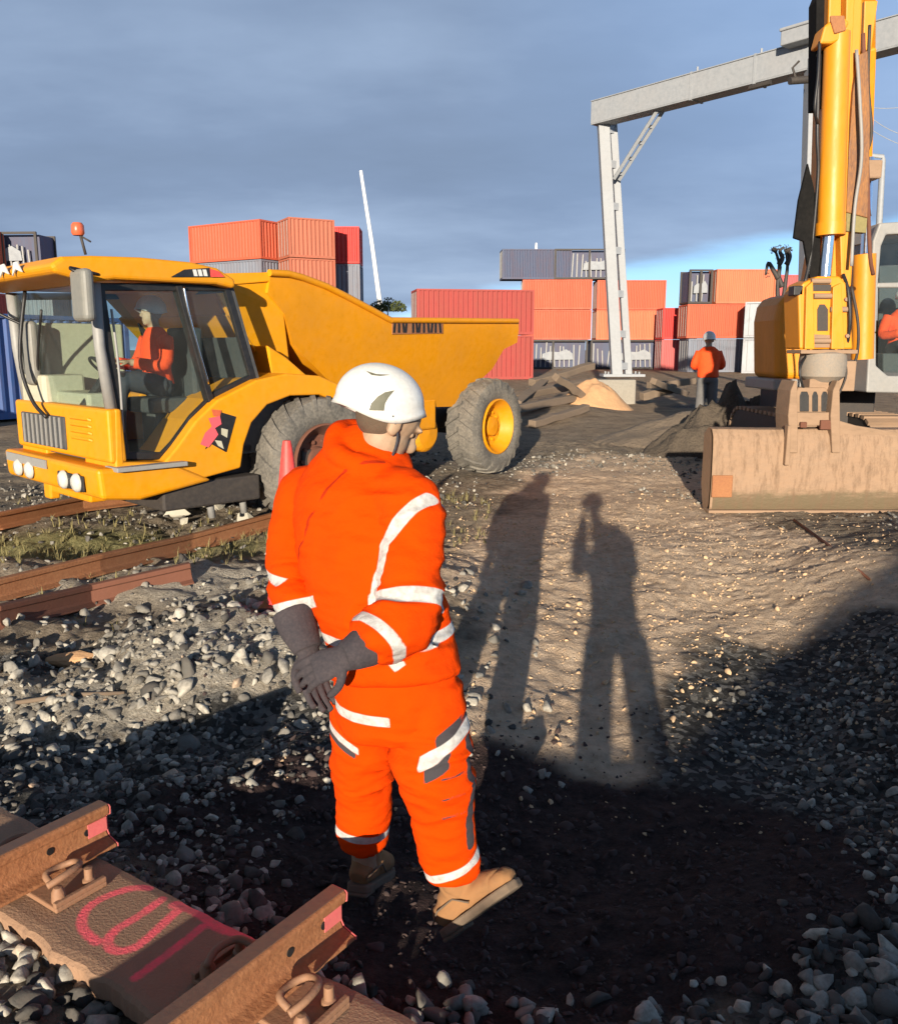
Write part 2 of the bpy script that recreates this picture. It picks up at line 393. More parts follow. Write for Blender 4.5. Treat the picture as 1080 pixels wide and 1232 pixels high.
XX, YY = np.meshgrid(gx, gy); ZZ = H(XX, YY)
nx, ny = len(gx), len(gy)
vs = np.stack([XX.ravel(), YY.ravel(), ZZ.ravel()], 1)
ii = np.arange(nx * ny).reshape(ny, nx)
fs = np.stack([ii[:-1, :-1].ravel(), ii[:-1, 1:].ravel(), ii[1:, 1:].ravel(), ii[1:, :-1].ravel()], 1)
me = bpy.data.meshes.new('ground'); me.vertices.add(len(vs)); me.vertices.foreach_set('co', vs.ravel())
me.loops.add(fs.size); me.loops.foreach_set('vertex_index', fs.ravel().astype(np.int32))
me.polygons.add(len(fs)); me.polygons.foreach_set('loop_start', np.arange(0, fs.size, 4, dtype=np.int32))
me.update(calc_edges=True); me.polygons.foreach_set('use_smooth', np.ones(len(fs), bool))
ground = bpy.data.objects.new('ground', me); COL.objects.link(ground); tag(ground, kind='structure')
x, y = vs[:, 0], vs[:, 1]
wob = fbm(x * 1.3, y * 1.3, oct=4, seed=21)
wob2 = fbm(x * 4, y * 4, oct=4, seed=22)
def soft(v, a=.35, b=.6, w=.25): return sstep(a, b, v + w * wob + .12 * wob2)
tan = soft(np.clip(blob(x, y, 790, 690, 1.6, 2.9) * 1.4 + blob(x, y, 660, 860, 1.0, .7) + blob(x, y, 770, 570, 2.0, 2.6), 0, 1.3))
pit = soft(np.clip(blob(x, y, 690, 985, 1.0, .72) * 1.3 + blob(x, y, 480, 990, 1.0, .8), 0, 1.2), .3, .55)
drk = soft(np.clip(blob(x, y, 60, 930, 1.1, .7) + blob(x, y, 250, 930, .9, .5) + blob(x, y, 330, 850, .5, .3) + blob(x, y, 420, 690, .8, .25, 25) * .8 + blob(x, y, 180, 770, 1.3, .16, 20) + blob(x, y, 1000, 900, .9, 2.0, -20) * 1.2 + sstep(1.5, 2.3, x - .12 * y) * (1 - sstep(4.8, 5.8, y)) + blob(x, y, 860, 490, 1.6, 1.2), 0, 1.2), .35, .6)
grs = soft(blob(x, y, 120, 655, 2.4, .7, 10) + .5 * blob(x, y, 480, 600, 1.5, 1.5), .35, .8)
pale = soft(np.clip(blob(x, y, 250, 800, .6, .45) + blob(x, y, 300, 700, 2.0, .5, 12) * .7 + blob(x, y, 70, 840, .5, .25) + blob(x, y, 800, 560, 2.2, .8) * .8 + .25, 0, 1), .3, .9)
far = sstep(13, 24, y + wob * 3)
for nm, arr in (('tan', tan), ('pit', pit), ('grs', grs), ('pale', pale), ('far', far), ('drk', drk)): attr(me, nm, arr)
def ground_mat():
    m, nt, b = new_mat('site_ground')
    co = texco(nt, 'Object')
    def att(n):
        a = N(nt, 'ShaderNodeAttribute'); a.attribute_name = n; return a.outputs['Fac']
    n0 = noise(nt, co, 2.2, 9, .7); n1 = noise(nt, co, 14, 8, .7); n2 = noise(nt, co, 70, 6, .7)
    vo = N(nt, 'ShaderNodeTexVoronoi'); vo.inputs['Scale'].default_value = 30; nt.links.new(co, vo.inputs['Vector'])
    vcol = N(nt, 'ShaderNodeSeparateColor'); nt.links.new(vo.outputs['Color'], vcol.inputs[0])
    def two(a, bb, n=n1, lo=.35, hi=.68): return ramp(nt, n, [(lo, a), (hi, bb)])
    ball = mixc(nt, ramp(nt, vcol.outputs[0], [(.45, (0, 0, 0)), (.95, (1, 1, 1))]), two((.022, .022, .022), (.085, .082, .075)), (.24, .23, .21))
    base = mixc(nt, .5, two((.13, .10, .07), (.42, .34, .245), n0), two((.10, .08, .06), (.52, .43, .32), n1))
    tanc = mixc(nt, .5, two((.54, .38, .245), (.84, .64, .45), n0), two((.34, .23, .15), (.90, .71, .52), n1, .3, .6))
    c = mixc(nt, att('far'), base, two((.20, .14, .09), (.42, .31, .20), n0))
    pl = mixc(nt, .5, two((.22, .19, .15), (.60, .55, .45)), two((.24, .20, .15), (.70, .65, .55), n2))
    c = mixc(nt, att('pale'), c, pl)
    c = mixc(nt, att('grs'), c, mixc(nt, .5, two((.10, .10, .03), (.36, .32, .14), n1), two((.10, .10, .04), (.42, .38, .20), n2)))
    c = mixc(nt, att('tan'), c, tanc)
    c = mixc(nt, att('drk'), c, ball)
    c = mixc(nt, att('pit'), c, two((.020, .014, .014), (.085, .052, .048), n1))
    nt.links.new(c, b.inputs['Base Color']); b.inputs['Roughness'].default_value = .95; b.inputs['Specular IOR Level'].default_value = .2
    wc = N(nt, 'ShaderNodeMix', data_type='RGBA'); wc.inputs[0].default_value = .06; nt.links.new(co, wc.inputs[6])
    nz = N(nt, 'ShaderNodeTexNoise'); nz.inputs['Scale'].default_value = 6; nt.links.new(co, nz.inputs['Vector']); nt.links.new(nz.outputs['Color'], wc.inputs[7])
    v2 = N(nt, 'ShaderNodeTexVoronoi', feature='SMOOTH_F1'); v2.inputs['Scale'].default_value = 11; nt.links.new(wc.outputs[2], v2.inputs['Vector'])
    ck = N(nt, 'ShaderNodeMath', operation='MULTIPLY'); ck.inputs[1].default_value = -1.1; nt.links.new(v2.outputs['Distance'], ck.inputs[0])
    n2b = N(nt, 'ShaderNodeMath', operation='ADD'); nt.links.new(ck.outputs[0], n2b.inputs[0]); nt.links.new(n2, n2b.inputs[1]); n2 = n2b.outputs[0]
    hs = N(nt, 'ShaderNodeMath', operation='MULTIPLY_ADD'); nt.links.new(n1, hs.inputs[0]); hs.inputs[1].default_value = 1.4; nt.links.new(n2, hs.inputs[2])
    bump(nt, b, hs.outputs[0], 1.0, .035)
    return m
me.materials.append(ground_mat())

# ------------------------------------------------------------------ scattered stones (uncountable ballast)
def stone_mat():
    m, nt, b = new_mat('ballast_stone')
    a = N(nt, 'ShaderNodeAttribute'); a.attribute_name = 'rnd'
    co = texco(nt, 'Object')
    c = ramp(nt, a.outputs['Fac'], [(0, (.020, .019, .018)), (.35, (.065, .062, .056)), (.6, (.20, .19, .165)), (.80, (.38, .36, .31)), (.93, (.56, .52, .43)), (1, (.40, .22, .11))])
    c = mixc(nt, ramp(nt, noise(nt, co, 40, 6), [(.35, (.0, .0, .0)), (.75, (.75, .75, .75))]), c, (.10, .085, .07))
    nt.links.new(c, b.inputs['Base Color']); b.inputs['Roughness'].default_value = .8
    bump(nt, b, noise(nt, co, 120, 5), .5, .004); return m
M['stone'] = stone_mat()
def ico():
    bm = bmesh.new(); bmesh.ops.create_icosphere(bm, subdivisions=2, radius=1); bm.verts.ensure_lookup_table()
    v = np.array([p.co[:] for p in bm.verts]); f = np.array([[q.index for q in p.verts] for p in bm.faces]); bm.free(); return v, f
IV, IF = ico()
def angular(seed, cuts=8):
    r = np.random.default_rng(seed); v = IV.copy()
    for i in range(cuts):
        n = r.normal(size=3); n /= np.linalg.norm(n); d = r.uniform(.45, .8); t = v @ n
        v = v - np.outer(np.maximum(t - d * .82, 0), n)
    return v * r.uniform(.7, 1.15, size=3)
STV = [angular(100 + i) for i in range(14)]
def scatter(name, pts, sizes, rnd, material, flat=.75, label=None, cat=None, sink=.25):
    n = len(pts); k = len(IV); Vv = np.empty((n, k, 3)); rg = np.random.default_rng(5 + n)
    for i in range(n):
        a, b_, c_ = rg.uniform(0, 6.28, 3); Rm = np.array(Matrix.Rotation(a, 3, 'Z') @ Matrix.Rotation(b_ * .2, 3, 'X') @ Matrix.Rotation(c_ * .2, 3, 'Y'))
        Vv[i] = (STV[rg.integers(14)] * np.array([1, 1, flat]) * sizes[i]) @ Rm.T + pts[i] + np.array([0, 0, sizes[i] * (flat - sink * 2) * .5])
    fsx = (IF[None] + (np.arange(n) * k)[:, None, None]).reshape(-1, 3)
    me = bpy.data.meshes.new(name); me.vertices.add(n * k); me.vertices.foreach_set('co', Vv.ravel())
    me.loops.add(fsx.size); me.loops.foreach_set('vertex_index', fsx.ravel().astype(np.int32))
    me.polygons.add(len(fsx)); me.polygons.foreach_set('loop_start', np.arange(0, fsx.size, 3, dtype=np.int32)); me.update(calc_edges=True)
    attr(me, 'rnd', np.repeat(rnd, k)); me.materials.append(material)
    o = bpy.data.objects.new(name, me); COL.objects.link(o); tag(o, label, cat, kind='stuff'); return o
def samp(n, x0, x1, y0, y1, dens):
    xs = RNG.uniform(x0, x1, n * 3); ys = RNG.uniform(y0, y1, n * 3); d = dens(xs, ys); keep = RNG.uniform(0, 1, n * 3) < d
    xs, ys = xs[keep][:n], ys[keep][:n]; return np.stack([xs, ys, H(xs, ys)], 1)
def dens_near(x, y):
    d = .45 + .5 * fbm(x * 1.2, y * 1.2, oct=3, seed=31)
    d = d + 1.2 * sstep(.9, 1.9, x) * (1 - sstep(4.6, 5.6, y)) + .9 * (1 - sstep(2.0, 2.5, y)) + .7 * sstep(-.1, -.6, x) * (1 - sstep(2.6, 4.5, y))
    t = blob(x, y, 790, 690, 1.5, 2.7) * 1.3; p = blob(x, y, 690, 975, .80, .62) * 1.6 + blob(x, y, 500, 985, .6, .45)
    return np.clip(d - 1.5 * t - 1.5 * p, 0.002, 1)
p1 = samp(8500, -2.6, 3.4, 1.45, 5.2, dens_near)
s1 = np.clip(RNG.lognormal(math.log(.0185), .40, len(p1)) * (1 + .75 * (1 - sstep(1.9, 3.0, p1[:, 1])) + .45 * sstep(.6, 1.3, p1[:, 0]) * (1 - sstep(2.4, 3.4, p1[:, 1]))), .007, .06)
scatter('ballast_stones', p1, s1, np.clip(RNG.beta(1.45, 1.15, len(p1)) * .985, 0, 1), M['stone'], label='loose angular ballast stones over the near ground', cat='ballast')
def dens_mid(x, y):
    d = .3 + .6 * fbm(x * .8, y * .8, oct=3, seed=41); t = np.clip(blob(x, y, 790, 690, 1.6, 2.9) * 1.5, 0, 1)
    return np.clip(d - t * 1.7 + .5 * blob(x, y, 900, 500, 2, 2), .003, 1)
p2 = samp(7000, -7, 6.5, 4.2, 15, dens_mid)
s2 = np.clip(RNG.lognormal(math.log(.024), .45, len(p2)), .009, .08)
scatter('gravel_stones', p2, s2, np.clip(RNG.beta(2.4, 1.7, len(p2)), 0, .97), M['stone'], label='loose gravel and small rubble across the site', cat='gravel')

p5 = samp(900, -2.8, .6, 3.6, 6.5, lambda x, y: np.clip(blob(x, y, 250, 800, .6, .5) * 1.2 + blob(x, y, 70, 850, .6, .3) + .7 * blob(x, y, 400, 730, .6, .5) + .12, 0, 1))
scatter('pale_rubble', p5, np.clip(RNG.lognormal(math.log(.032), .45, len(p5)), .012, .10), RNG.beta(4, 1.8, len(p5)) * .95, M['stone'], flat=.7, label='pale angular rubble heaped left of the worker', cat='rubble')
# soil clods: tan crumbs on the lit soil, dark ones in the wet hollow
def dens_tan(x, y): return np.clip(blob(x, y, 790, 690, 1.6, 2.7) * 1.3 + .25 * fbm(x * 2, y * 2, oct=3, seed=61), 0, 1)
def dens_pit(x, y): return np.clip(blob(x, y, 690, 1020, 1.1, .8) * 1.3 + blob(x, y, 480, 990, 1.0, .8) + .5 * fbm(x * 2, y * 2, oct=3, seed=62), 0, 1)
p3 = samp(5500, -1, 4.5, 3.0, 10.5, dens_tan); M['crumb'] = mat('tan_soil_crumb', (.58, .40, .24), .95, dirt=.7, dcol=(.36, .24, .14), dscale=12)
scatter('soil_crumbs', p3, np.clip(RNG.lognormal(math.log(.009), .55, len(p3)), .004, .04), RNG.uniform(0, 1, len(p3)), M['crumb'], flat=.6, label='tan soil crumbs over the sunlit bank', cat='soil crumbs', sink=.35)
p4 = samp(5000, -1.6, 2.4, 1.5, 4.6, dens_pit); M['clod'] = mat('dark_soil_clod', (.07, .046, .042), .95, dirt=.7, dcol=(.018, .014, .014), dscale=12)
scatter('soil_clods', p4, np.clip(RNG.lognormal(math.log(.010), .6, len(p4)), .004, .045), RNG.uniform(0, 1, len(p4)), M['clod'], flat=.6, label='dark damp soil clods in the trampled hollow', cat='soil clods', sink=.35)

# grass tufts: one stuff object
def blades(name, pts, hmin, hmax, m, label):
    mb = MB()
    for (px, py, pz) in pts:
        for q in range(random.randint(4, 8)):
            a = random.uniform(0, 6.28); hgt = random.uniform(hmin, hmax); ln = random.uniform(.2, .9) * hgt; w = random.uniform(.002, .005)
            d = V((math.cos(a), math.sin(a), 0)); s_ = V((-d.y, d.x, 0)) * w; b0 = V((px, py, pz - .005)) + d * random.uniform(0, .02)
            mid = b0 + V((0, 0, hgt * .6)) + d * ln * .35; tip = b0 + V((0, 0, hgt)) + d * ln
            mb.add([b0 + s_, b0 - s_, mid - s_ * .7, mid + s_ * .7, tip], [(0, 1, 2, 3), (3, 2, 4)])
    o = mb.build(name, m, fix=False); tag(o, label, 'grass', kind='stuff'); return o
gp = samp(950, -6.5, 0.5, 5.2, 10.5, lambda x, y: np.clip(blob(x, y, 120, 655, 2.4, .7, 10) + .6 * blob(x, y, 520, 600, 1.2, 1.2) + .05, 0, 1))
blades('grass_tufts', gp, .03, .11, M['grass'], 'dry yellow green grass tufts by the rails')

# ------------------------------------------------------------------ rails
RAILPROF = [(-.07, 0), (.07, 0), (.07, .012), (.02, .028), (.009, .045), (.009, .112), (.034, .125), (.036, .155), (.028, .162), (-.028, .162), (-.036, .155), (-.034, .125), (-.009, .112), (-.009, .045), (-.02, .028), (-.07, .012)]
def rail_prof(sc=1.0, roll=0.0): return [(a * sc, b * sc) for a, b in RAILPROF]
def rail_mesh(pts, up=V((0, 0, 1)), sc=1.0):
    mb = MB(); pts = [V(p) for p in pts]; n = len(RAILPROF); k = 0
    for i, p in enumerate(pts):
        d = (pts[min(i + 1, len(pts) - 1)] - pts[max(i - 1, 0)]).normalized(); sd = d.cross(up).normalized(); u = sd.cross(d)
        mb.v += [p + sd * a + u * b for a, b in rail_prof(sc)]
    for i in range(len(pts) - 1):
        for j in range(n):
            a, b = i * n + j, i * n + (j + 1) % n; mb.f.append((a, b, b + n, a + n))
    mb.f.append(tuple(range(n))); mb.f.append(tuple((len(pts) - 1) * n + j for j in range(n)))
    return mb
def ground_rail(label, pxs, zoff=-.02, m='rust', sc=1.0):
    P = [GP(px, py) for px, py in pxs]; P = [p + V((0, 0, zoff)) for p in P]
    o = rail_mesh(P, sc=sc).build('rail', M[m], loc=P[0], bevel=.003); tag(o, label, 'rail', 'old rails lying left of the worker'); return o
ground_rail('long rusty rail lying beyond the dry grass strip, running up to the truck wheel', [(-160, 768), (0, 722), (120, 690), (230, 663), (335, 633)], .0, sc=.95)
ground_rail('shorter dark rusty rail nearer the camera, ending in the ballast', [(-120, 790), (0, 756), (110, 728), (232, 700)], .0, 'rust2', .95)
ground_rail('rusty rail passing under the front bumper of the yellow dump truck', [(-160, 668), (0, 640), (100, 618), (190, 606)], .03)

# ------------------------------------------------------------------ cut track panel (foreground)
SZ = .12
SA, SB = G(-60, 1030, SZ), G(520, 1300, SZ)
def g2(px, py, z=SZ): return G(px, py, z)
sd = (G(510, 1232, SZ) - G(100, 1020, SZ)); sd.z = 0; sd.normalize(); sn = V((-sd.y, sd.x, 0))     # along sleeper / away
c0 = (G(100, 1020, SZ) + G(0, 1100, SZ)) / 2
near_edge = G(60, 1140, SZ); far_edge = G(300, 1122, SZ)
wn, wf = (near_edge - c0).dot(sn), (far_edge - c0).dot(sn)
panel = thing('track_panel', 'cut piece of railway track, rusty rails across a brown sleeper sprayed with pink lettering', 'track piece', (c0.x, c0.y, gh(c0.x, c0.y)))
S5 = 1080 / 520
def L5(pts): return [G(a / S5, 900 + b / S5, SZ) for a, b in pts]
mb = MB(); nseg = 300; nw = 44; rws = 0
for i in range(nseg + 1):
    s = -.55 + 2.15 * i / nseg
    e1 = wn + .008 * math.sin(s * 13) + .012 * float(fbm(np.array([s * 18]), np.array([1.3]), oct=3)[0]); e2 = wf + .006 * float(fbm(np.array([s * 15]), np.array([7.7]), oct=3)[0])
    b = c0 + sd * s
    mb.v += [b + sn * e1 + V((0, 0, -.065)), b + sn * e1 + V((0, 0, -.014))]
    for j in range(nw + 1):
        t = j / nw; mb.v.append(b + sn * (e1 + .010 + (e2 - e1 - .020) * t) - V((0, 0, .004 * (1 - min(1, min(t, 1 - t) * 12)))))
    mb.v += [b + sn * e2 + V((0, 0, -.014)), b + sn * e2 + V((0, 0, -.065))]
nr = nw + 5
for i in range(nseg):
    for j in range(nr):
        a, b = i * nr + j, i * nr + (j + 1) % nr; mb.f.append((a, b, b + nr, a + nr))
mb.f.append(tuple(range(nr))); mb.f.append(tuple(nseg * nr + j for j in range(nr)))
sleeper = mb.build('sleeper', M['sleeper'], panel)
cc_ = np.array([tuple(v) for v in mb.v]); spray = np.full(len(cc_), -1.0)
for st, w in (([(372, 350), (340, 350), (290, 362), (235, 388), (208, 418), (206, 448), (222, 470), (244, 486)], .0105),
              ([(405, 378), (350, 418), (290, 455), (270, 482), (278, 502), (305, 508), (345, 494), (390, 456), (440, 410), (462, 396)], .0105),
              ([(440, 392), (478, 400), (520, 425), (560, 452), (625, 466)], .017),
              ([(505, 448), (455, 488), (400, 530), (340, 574)], .010)):
    P_ = np.array([tuple(p) for p in smooth_pts(L5(st), 7)]); best = np.full(len(cc_), 9.0)
    for k in range(len(P_) - 1):
        a, b = P_[k], P_[k + 1]; ab = b - a; t = np.clip(((cc_ - a) @ ab) / (ab @ ab + 1e-12), 0, 1); best = np.minimum(best, np.sqrt(((cc_ - a - t[:, None] * ab) ** 2).sum(1)))
    spray = np.maximum(spray, w - best)
attr(sleeper.data, 'spray', spray)
def sleeper_mat():
    m = mat('sprayed_sleeper', (.36, .215, .13), .8, dirt=.75, dcol=(.16, .105, .075), dscale=3.5, bumps=.8, bscale=110, bd=.005)
    nt = m.node_tree; b = nt.nodes['Principled BSDF']; src = b.inputs['Base Color'].links[0].from_socket
    a = N(nt, 'ShaderNodeAttribute'); a.attribute_name = 'spray'; co = texco(nt)
    sm = N(nt, 'ShaderNodeMath', operation='MULTIPLY_ADD'); nt.links.new(noise(nt, co, 60, 6, .8), sm.inputs[0]); sm.inputs[1].default_value = .022; nt.links.new(a.outputs['Fac'], sm.inputs[2])
    mr = N(nt, 'ShaderNodeMapRange'); mr.inputs['From Min'].default_value = .002; mr.inputs['From Max'].default_value = .011; nt.links.new(sm.outputs[0], mr.inputs['Value'])
    f2 = N(nt, 'ShaderNodeMath', operation='MULTIPLY'); nt.links.new(mr.outputs[0], f2.inputs[0]); nt.links.new(ramp(nt, noise(nt, co, 25, 5), [(.3, (.55, .55, .55)), (.6, (.95, .95, .95))]), f2.inputs[1])
    nt.links.new(mixc(nt, f2.outputs[0], src, (1.0, .13, .17)), b.inputs['Base Color']); return m
sleeper.data.materials[0] = sleeper_mat()
# rails over the sleeper
def panel_rail(a, b, z0, m, sc, endpaint):
    up = V((0, 0, 1)); a = V(a); b = V(b); d = (b - a).normalized()
    P = [a + d * (-.9), a, b]
    r = rail_mesh(P, up, sc).build('rail', M['rust'], panel, bevel=.004)
    sidev = d.cross(up).normalized()
    top = MB(); top.box((P[0] + P[2]) / 2 + up * (.1632 * sc), (P[2] - P[0]) / 2 * .998, sidev * .026 * sc, up * .0015)
    top.build('running_surface', M['railhead'], r)
    # painted cut end
    e = MB(); n = len(RAILPROF)
    vs_ = [b + d * .002 + sidev * x_ * sc * .99 + up * y_ * sc * .99 for x_, y_ in RAILPROF]
    e.prism(vs_, d * .003); e.build('painted_cut_end', M['pinkdust'], r)
    w_ = MB()
    for s_ in (-1, 1): w_.box(b - d * .035 + up * .08 * sc + sidev * s_ * .0115 * sc, d * .034, sidev * .0015, up * .028 * sc)
    w_.build('pink_overspray', M['pinkdust'], r)
    # bolt holes seen as dark discs through the web
    for q in (.07, .2):
        hmb = MB(); c = b - d * q + up * .078 * sc; hmb.lathe(c - sidev * .0125 * sc, sidev, [(0, .0001), (0, .012), (.025 * sc, .012), (.025 * sc, .0001)], 14)
        hmb.build('bolt_hole', M['black'], r)
    return d, sidev
zr = SZ + .018
d1 = (G(405, 1100, zr) - G(215, 1250, zr)); d1.z = 0; d1.normalize()
RS = .86
a1 = G(60, 1060, zr); e1 = G(128, 1012, zr); a1 = e1 - d1 * .35
d_, s_ = panel_rail(a1, e1, zr, 'rust', RS, 1)
e2 = G(408, 1122, zr); a2 = e2 - d1 * .5
panel_rail(a2, e2, zr, 'rust', RS, 1)
def baseplate(cpt):
    bp = MB(); bp.box(cpt + V((0, 0, .009 - .018 + .002)), s_ * .20, d_ * .085, V((0, 0, .008)))
    pl = bp.build('base_plate', M['clip'], panel, bevel=.004)
    for sg in (-1, 1):
        rm = MB(); rm.box(cpt + s_ * sg * .19 + V((0, 0, .008)), s_ * .008, d_ * .085, V((0, 0, .008))); rm.build('plate_rim', M['clip'], pl, bevel=.003)
    for sg in (-1, 1):
        c = cpt + s_ * sg * .115 + V((0, 0, .02))
        pts = [c + d_ * -.075 + s_ * sg * .03 + V((0, 0, .03)), c + d_ * -.03 + s_ * sg * .045 + V((0, 0, .045)), c + d_ * .03 + s_ * sg * .03 + V((0, 0, .045)), c + d_ * .045 - s_ * sg * .02 + V((0, 0, .03)),
               c + d_ * .01 - s_ * sg * .045 + V((0, 0, .022)), c - d_ * .04 - s_ * sg * .035 + V((0, 0, .025)), c - d_ * .045 + s_ * sg * .0 + V((0, 0, .01))]
        MB().tube(smooth_pts(pts, 5), .0105, 9).build('clip', M['clip'], panel, smooth=True)
        bt = MB(); bt.lathe(c + s_ * sg * .045 + d_ * .05 - V((0, 0, .02)), (0, 0, 1), [(0, .02), (.012, .02), (.016, .014), (.05, .013), (.052, .0001)], 10)
        bt.build('bolt', M['clip'], pl, smooth='auto'); bt = MB()
        bt.lathe(c + s_ * sg * .052 - d_ * .055 - V((0, 0, .02)), (0, 0, 1), [(0, .022), (.03, .02), (.045, .012), (.047, .0001)], 10)
        bt.build('bolt', M['clip'], pl, smooth='auto')
baseplate(e1 - d1 * .22 + V((0, 0, 0))); baseplate(e2 - d1 * .27)

# ------------------------------------------------------------------ wheels / vehicles helper
def wheel(parent, c, ax, Rr, w, m_rim='yellow', name='wheel', lug=True, hub_out=1):
    """ax: unit vector pointing outwards (towards the visible face)"""
    ax = V(ax).normalized(); t = MB(); h = w / 2
    t.lathe(c, ax, [(-h * .8, Rr * .56), (-h, Rr * .68), (-h, Rr * .84), (-h * .86, Rr * .95), (-h * .5, Rr * .97), (0, Rr * .975), (h * .5, Rr * .97), (h * .86, Rr * .95), (h, Rr * .84), (h, Rr * .68), (h * .8, Rr * .56)], 56, closed=True)
    x = ax.cross(V((0, 0, 1))).normalized(); y = ax.cross(x)
    n = 22
    for i in range(n):
        for sg in (-1, 1):
            a0 = 2 * math.pi * (i + (.5 if sg > 0 else 0)) / n; pv = []
            for (hh, da, r_) in ((.02, 0, .965), (.55, .12, .96), (.9, .2, .92), (1.02, .24, .80)):
                pv.append((hh, a0 + da, r_))
            for q in range(3):
                (h1, g1, r1), (h2, g2_, r2) = pv[q], pv[q + 1]; wd = .05
                def P(hh, g, r_): return V(c) + ax * (sg * hh * h) + (x * math.cos(g) + y * math.sin(g)) * (Rr * r_)
                A = [P(h1, g1 - wd, r1), P(h1, g1 + wd, r1), P(h2, g2_ + wd, r2), P(h2, g2_ - wd, r2)]
                B = [P(h1, g1 - wd * .8, r1 + .05), P(h1, g1 + wd * .8, r1 + .05), P(h2, g2_ + wd * .8, r2 + (.05 if q < 2 else .035)), P(h2, g2_ - wd * .8, r2 + (.05 if q < 2 else .035))]
                t.add(A + B, [(0, 1, 2, 3), (7, 6, 5, 4), (0, 4, 5, 1), (1, 5, 6, 2), (2, 6, 7, 3), (3, 7, 4, 0)])
    ty = t.build(name, M['tyre'], parent, smooth='auto')
    r = MB(); r.lathe(c, ax, [(-h * .75, Rr * .57), (h * .95, Rr * .585), (h * .98, Rr * .56), (h * .8, Rr * .50), (h * .35, Rr * .40), (h * .25, Rr * .22), (h * .55, Rr * .20), (h * .6, .0001)], 40)
    for i in range(10):
        a = 2 * math.pi * i / 10; r.lathe(V(c) + ax * h * .28 + (x * math.cos(a) + y * math.sin(a)) * Rr * .30, ax, [(0, .022), (.035, .022), (.036, .0001)], 6)
    r.build('rim', M[m_rim], ty, smooth='auto')
    return ty
class Fr:
    def __init__(s, O, ang): s.O = V(O); s.b = V((math.cos(R(ang)), math.sin(R(ang)), 0)); s.l = V((-math.sin(R(ang)), math.cos(R(ang)), 0))
    def L(s, a, t, z): return s.O + s.b * a + s.l * t + V((0, 0, z))
    def px(s, px, py, t=0.0): return onplane(px, py, s.O + s.l * t, s.l)
    def sz(s, px, py, t=0.0):
        p = s.px(px, py, t) - s.O; return p.dot(s.b), p.z
    def poly(s, pts, t0, t1=None):
        """image outline read on the plane t0, returned there (list of points)"""
        return [s.px(a, b, t0) for a, b in pts]

# ------------------------------------------------------------------ articulated dump truck
TO = W(390, 640, 8.75); TO.z = 0
A = Fr(TO, 45)
RO = W(597, 562, 12.2); RO.z = 0
B = Fr(RO, 54)
truck = thing('dump_truck', 'yellow articulated dump truck with glazed cab and raised-sided skip', 'dump truck', (TO.x, TO.y, 0))
FW = 2.12
def pz(px, py, Y): return W(px, py, Y).z
# chassis under the front unit
fs0 = A.sz(140, 590)[0]
m_ = MB(); m_.box(A.L(fs0 / 2 + .45, FW / 2, .62), A.b * (abs(fs0) / 2 + .1), A.l * .75, V((0, 0, .2))); m_.box(A.L(.0, FW / 2, .62), A.b * .2, A.l * 1.0, V((0, 0, .14)))
m_.box(A.L(-1.2, FW / 2, .45), A.b * .5, A.l * 1.0, V((0, 0, .12)))
m_.build('chassis', M['dark'], truck, bevel=.02)
# lower body with wheel arch
side = [(138, 492), (146, 492), (150, 556), (198, 556), (213, 538), (236, 506), (262, 481), (309, 457), (345, 449), (385, 452), (425, 470), (448, 492), (436, 500),
        (415, 486), (385, 475), (350, 476), (322, 487), (303, 509), (294, 535), (290, 563), (222, 582), (140, 598)]
sp = A.poly(side, 0)
m_ = MB(); m_.prism(sp, A.l * .62); m_.prism([p + A.l * (FW - .62) for p in sp], A.l * .62)
fz = A.sz(140, 492)[1]; fb = A.sz(140, 598)[1]
body = m_.build('body', M['yellow'], truck, bevel=.02, seg=3)
# front nose between fenders
m_ = MB()
nose = [(fs0 - .03, fb + .02), (fs0 - .03, fz - .02), (fs0 + .42, fz - .06), (fs0 + .5, fb + .25), (fs0 + .3, fb + .02)]
m_.prism([A.L(a, .0 + .005, z) for a, z in [(fs0 - .03, fb + .28), (fs0 - .03, fz - .0), (fs0 + .10, fz), (fs0 + .12, fb + .28)]], A.l * (FW - .01))
m_.build('front_panel', M['yellow'], truck, bevel=.03, seg=3)
# bumper
bz0 = fb - .05; bz1 = A.sz(140, 562)[1]
m_ = MB(); m_.prism([A.L(a, -.03, z) for a, z in [(fs0 - .14, bz0 + .04), (fs0 - .16, bz1), (fs0 + .55, bz1 - .03), (fs0 + .9, bz0 + .10), (fs0 + .2, bz0)]], A.l * (FW + .06))
bumper = m_.build('bumper', M['yellow'], truck, bevel=.04, seg=3)
m_ = MB(); m_.box(A.L(fs0 - .165, .52, (bz0 + bz1) / 2 - .005), A.b * .012, A.l * .27, V((0, 0, .07))); m_.build('lamp_recess', M['black'], bumper, bevel=.03)
for t_ in (.36, .64):
    m_ = MB(); m_.lathe(A.L(fs0 - .175, t_, (bz0 + bz1) / 2), -A.b, [(0, .082), (.02, .08), (.04, .055), (.048, .0001)], 20); m_.build('headlight', M['lamp'], bumper, smooth=True)
for t_ in (FW - .36, FW - .64):
    m_ = MB(); m_.lathe(A.L(fs0 - .16, t_, (bz0 + bz1) / 2), -A.b, [(0, .082), (.02, .08), (.04, .055), (.048, .0001)], 20); m_.build('headlight', M['lamp'], bumper, smooth=True)
m_ = MB(); m_.box(A.L(fs0 - .168, 1.55, bz1 - .06), A.b * .006, A.l * .5, V((0, 0, .04))); m_.build('number_plate', M['grey'], bumper)
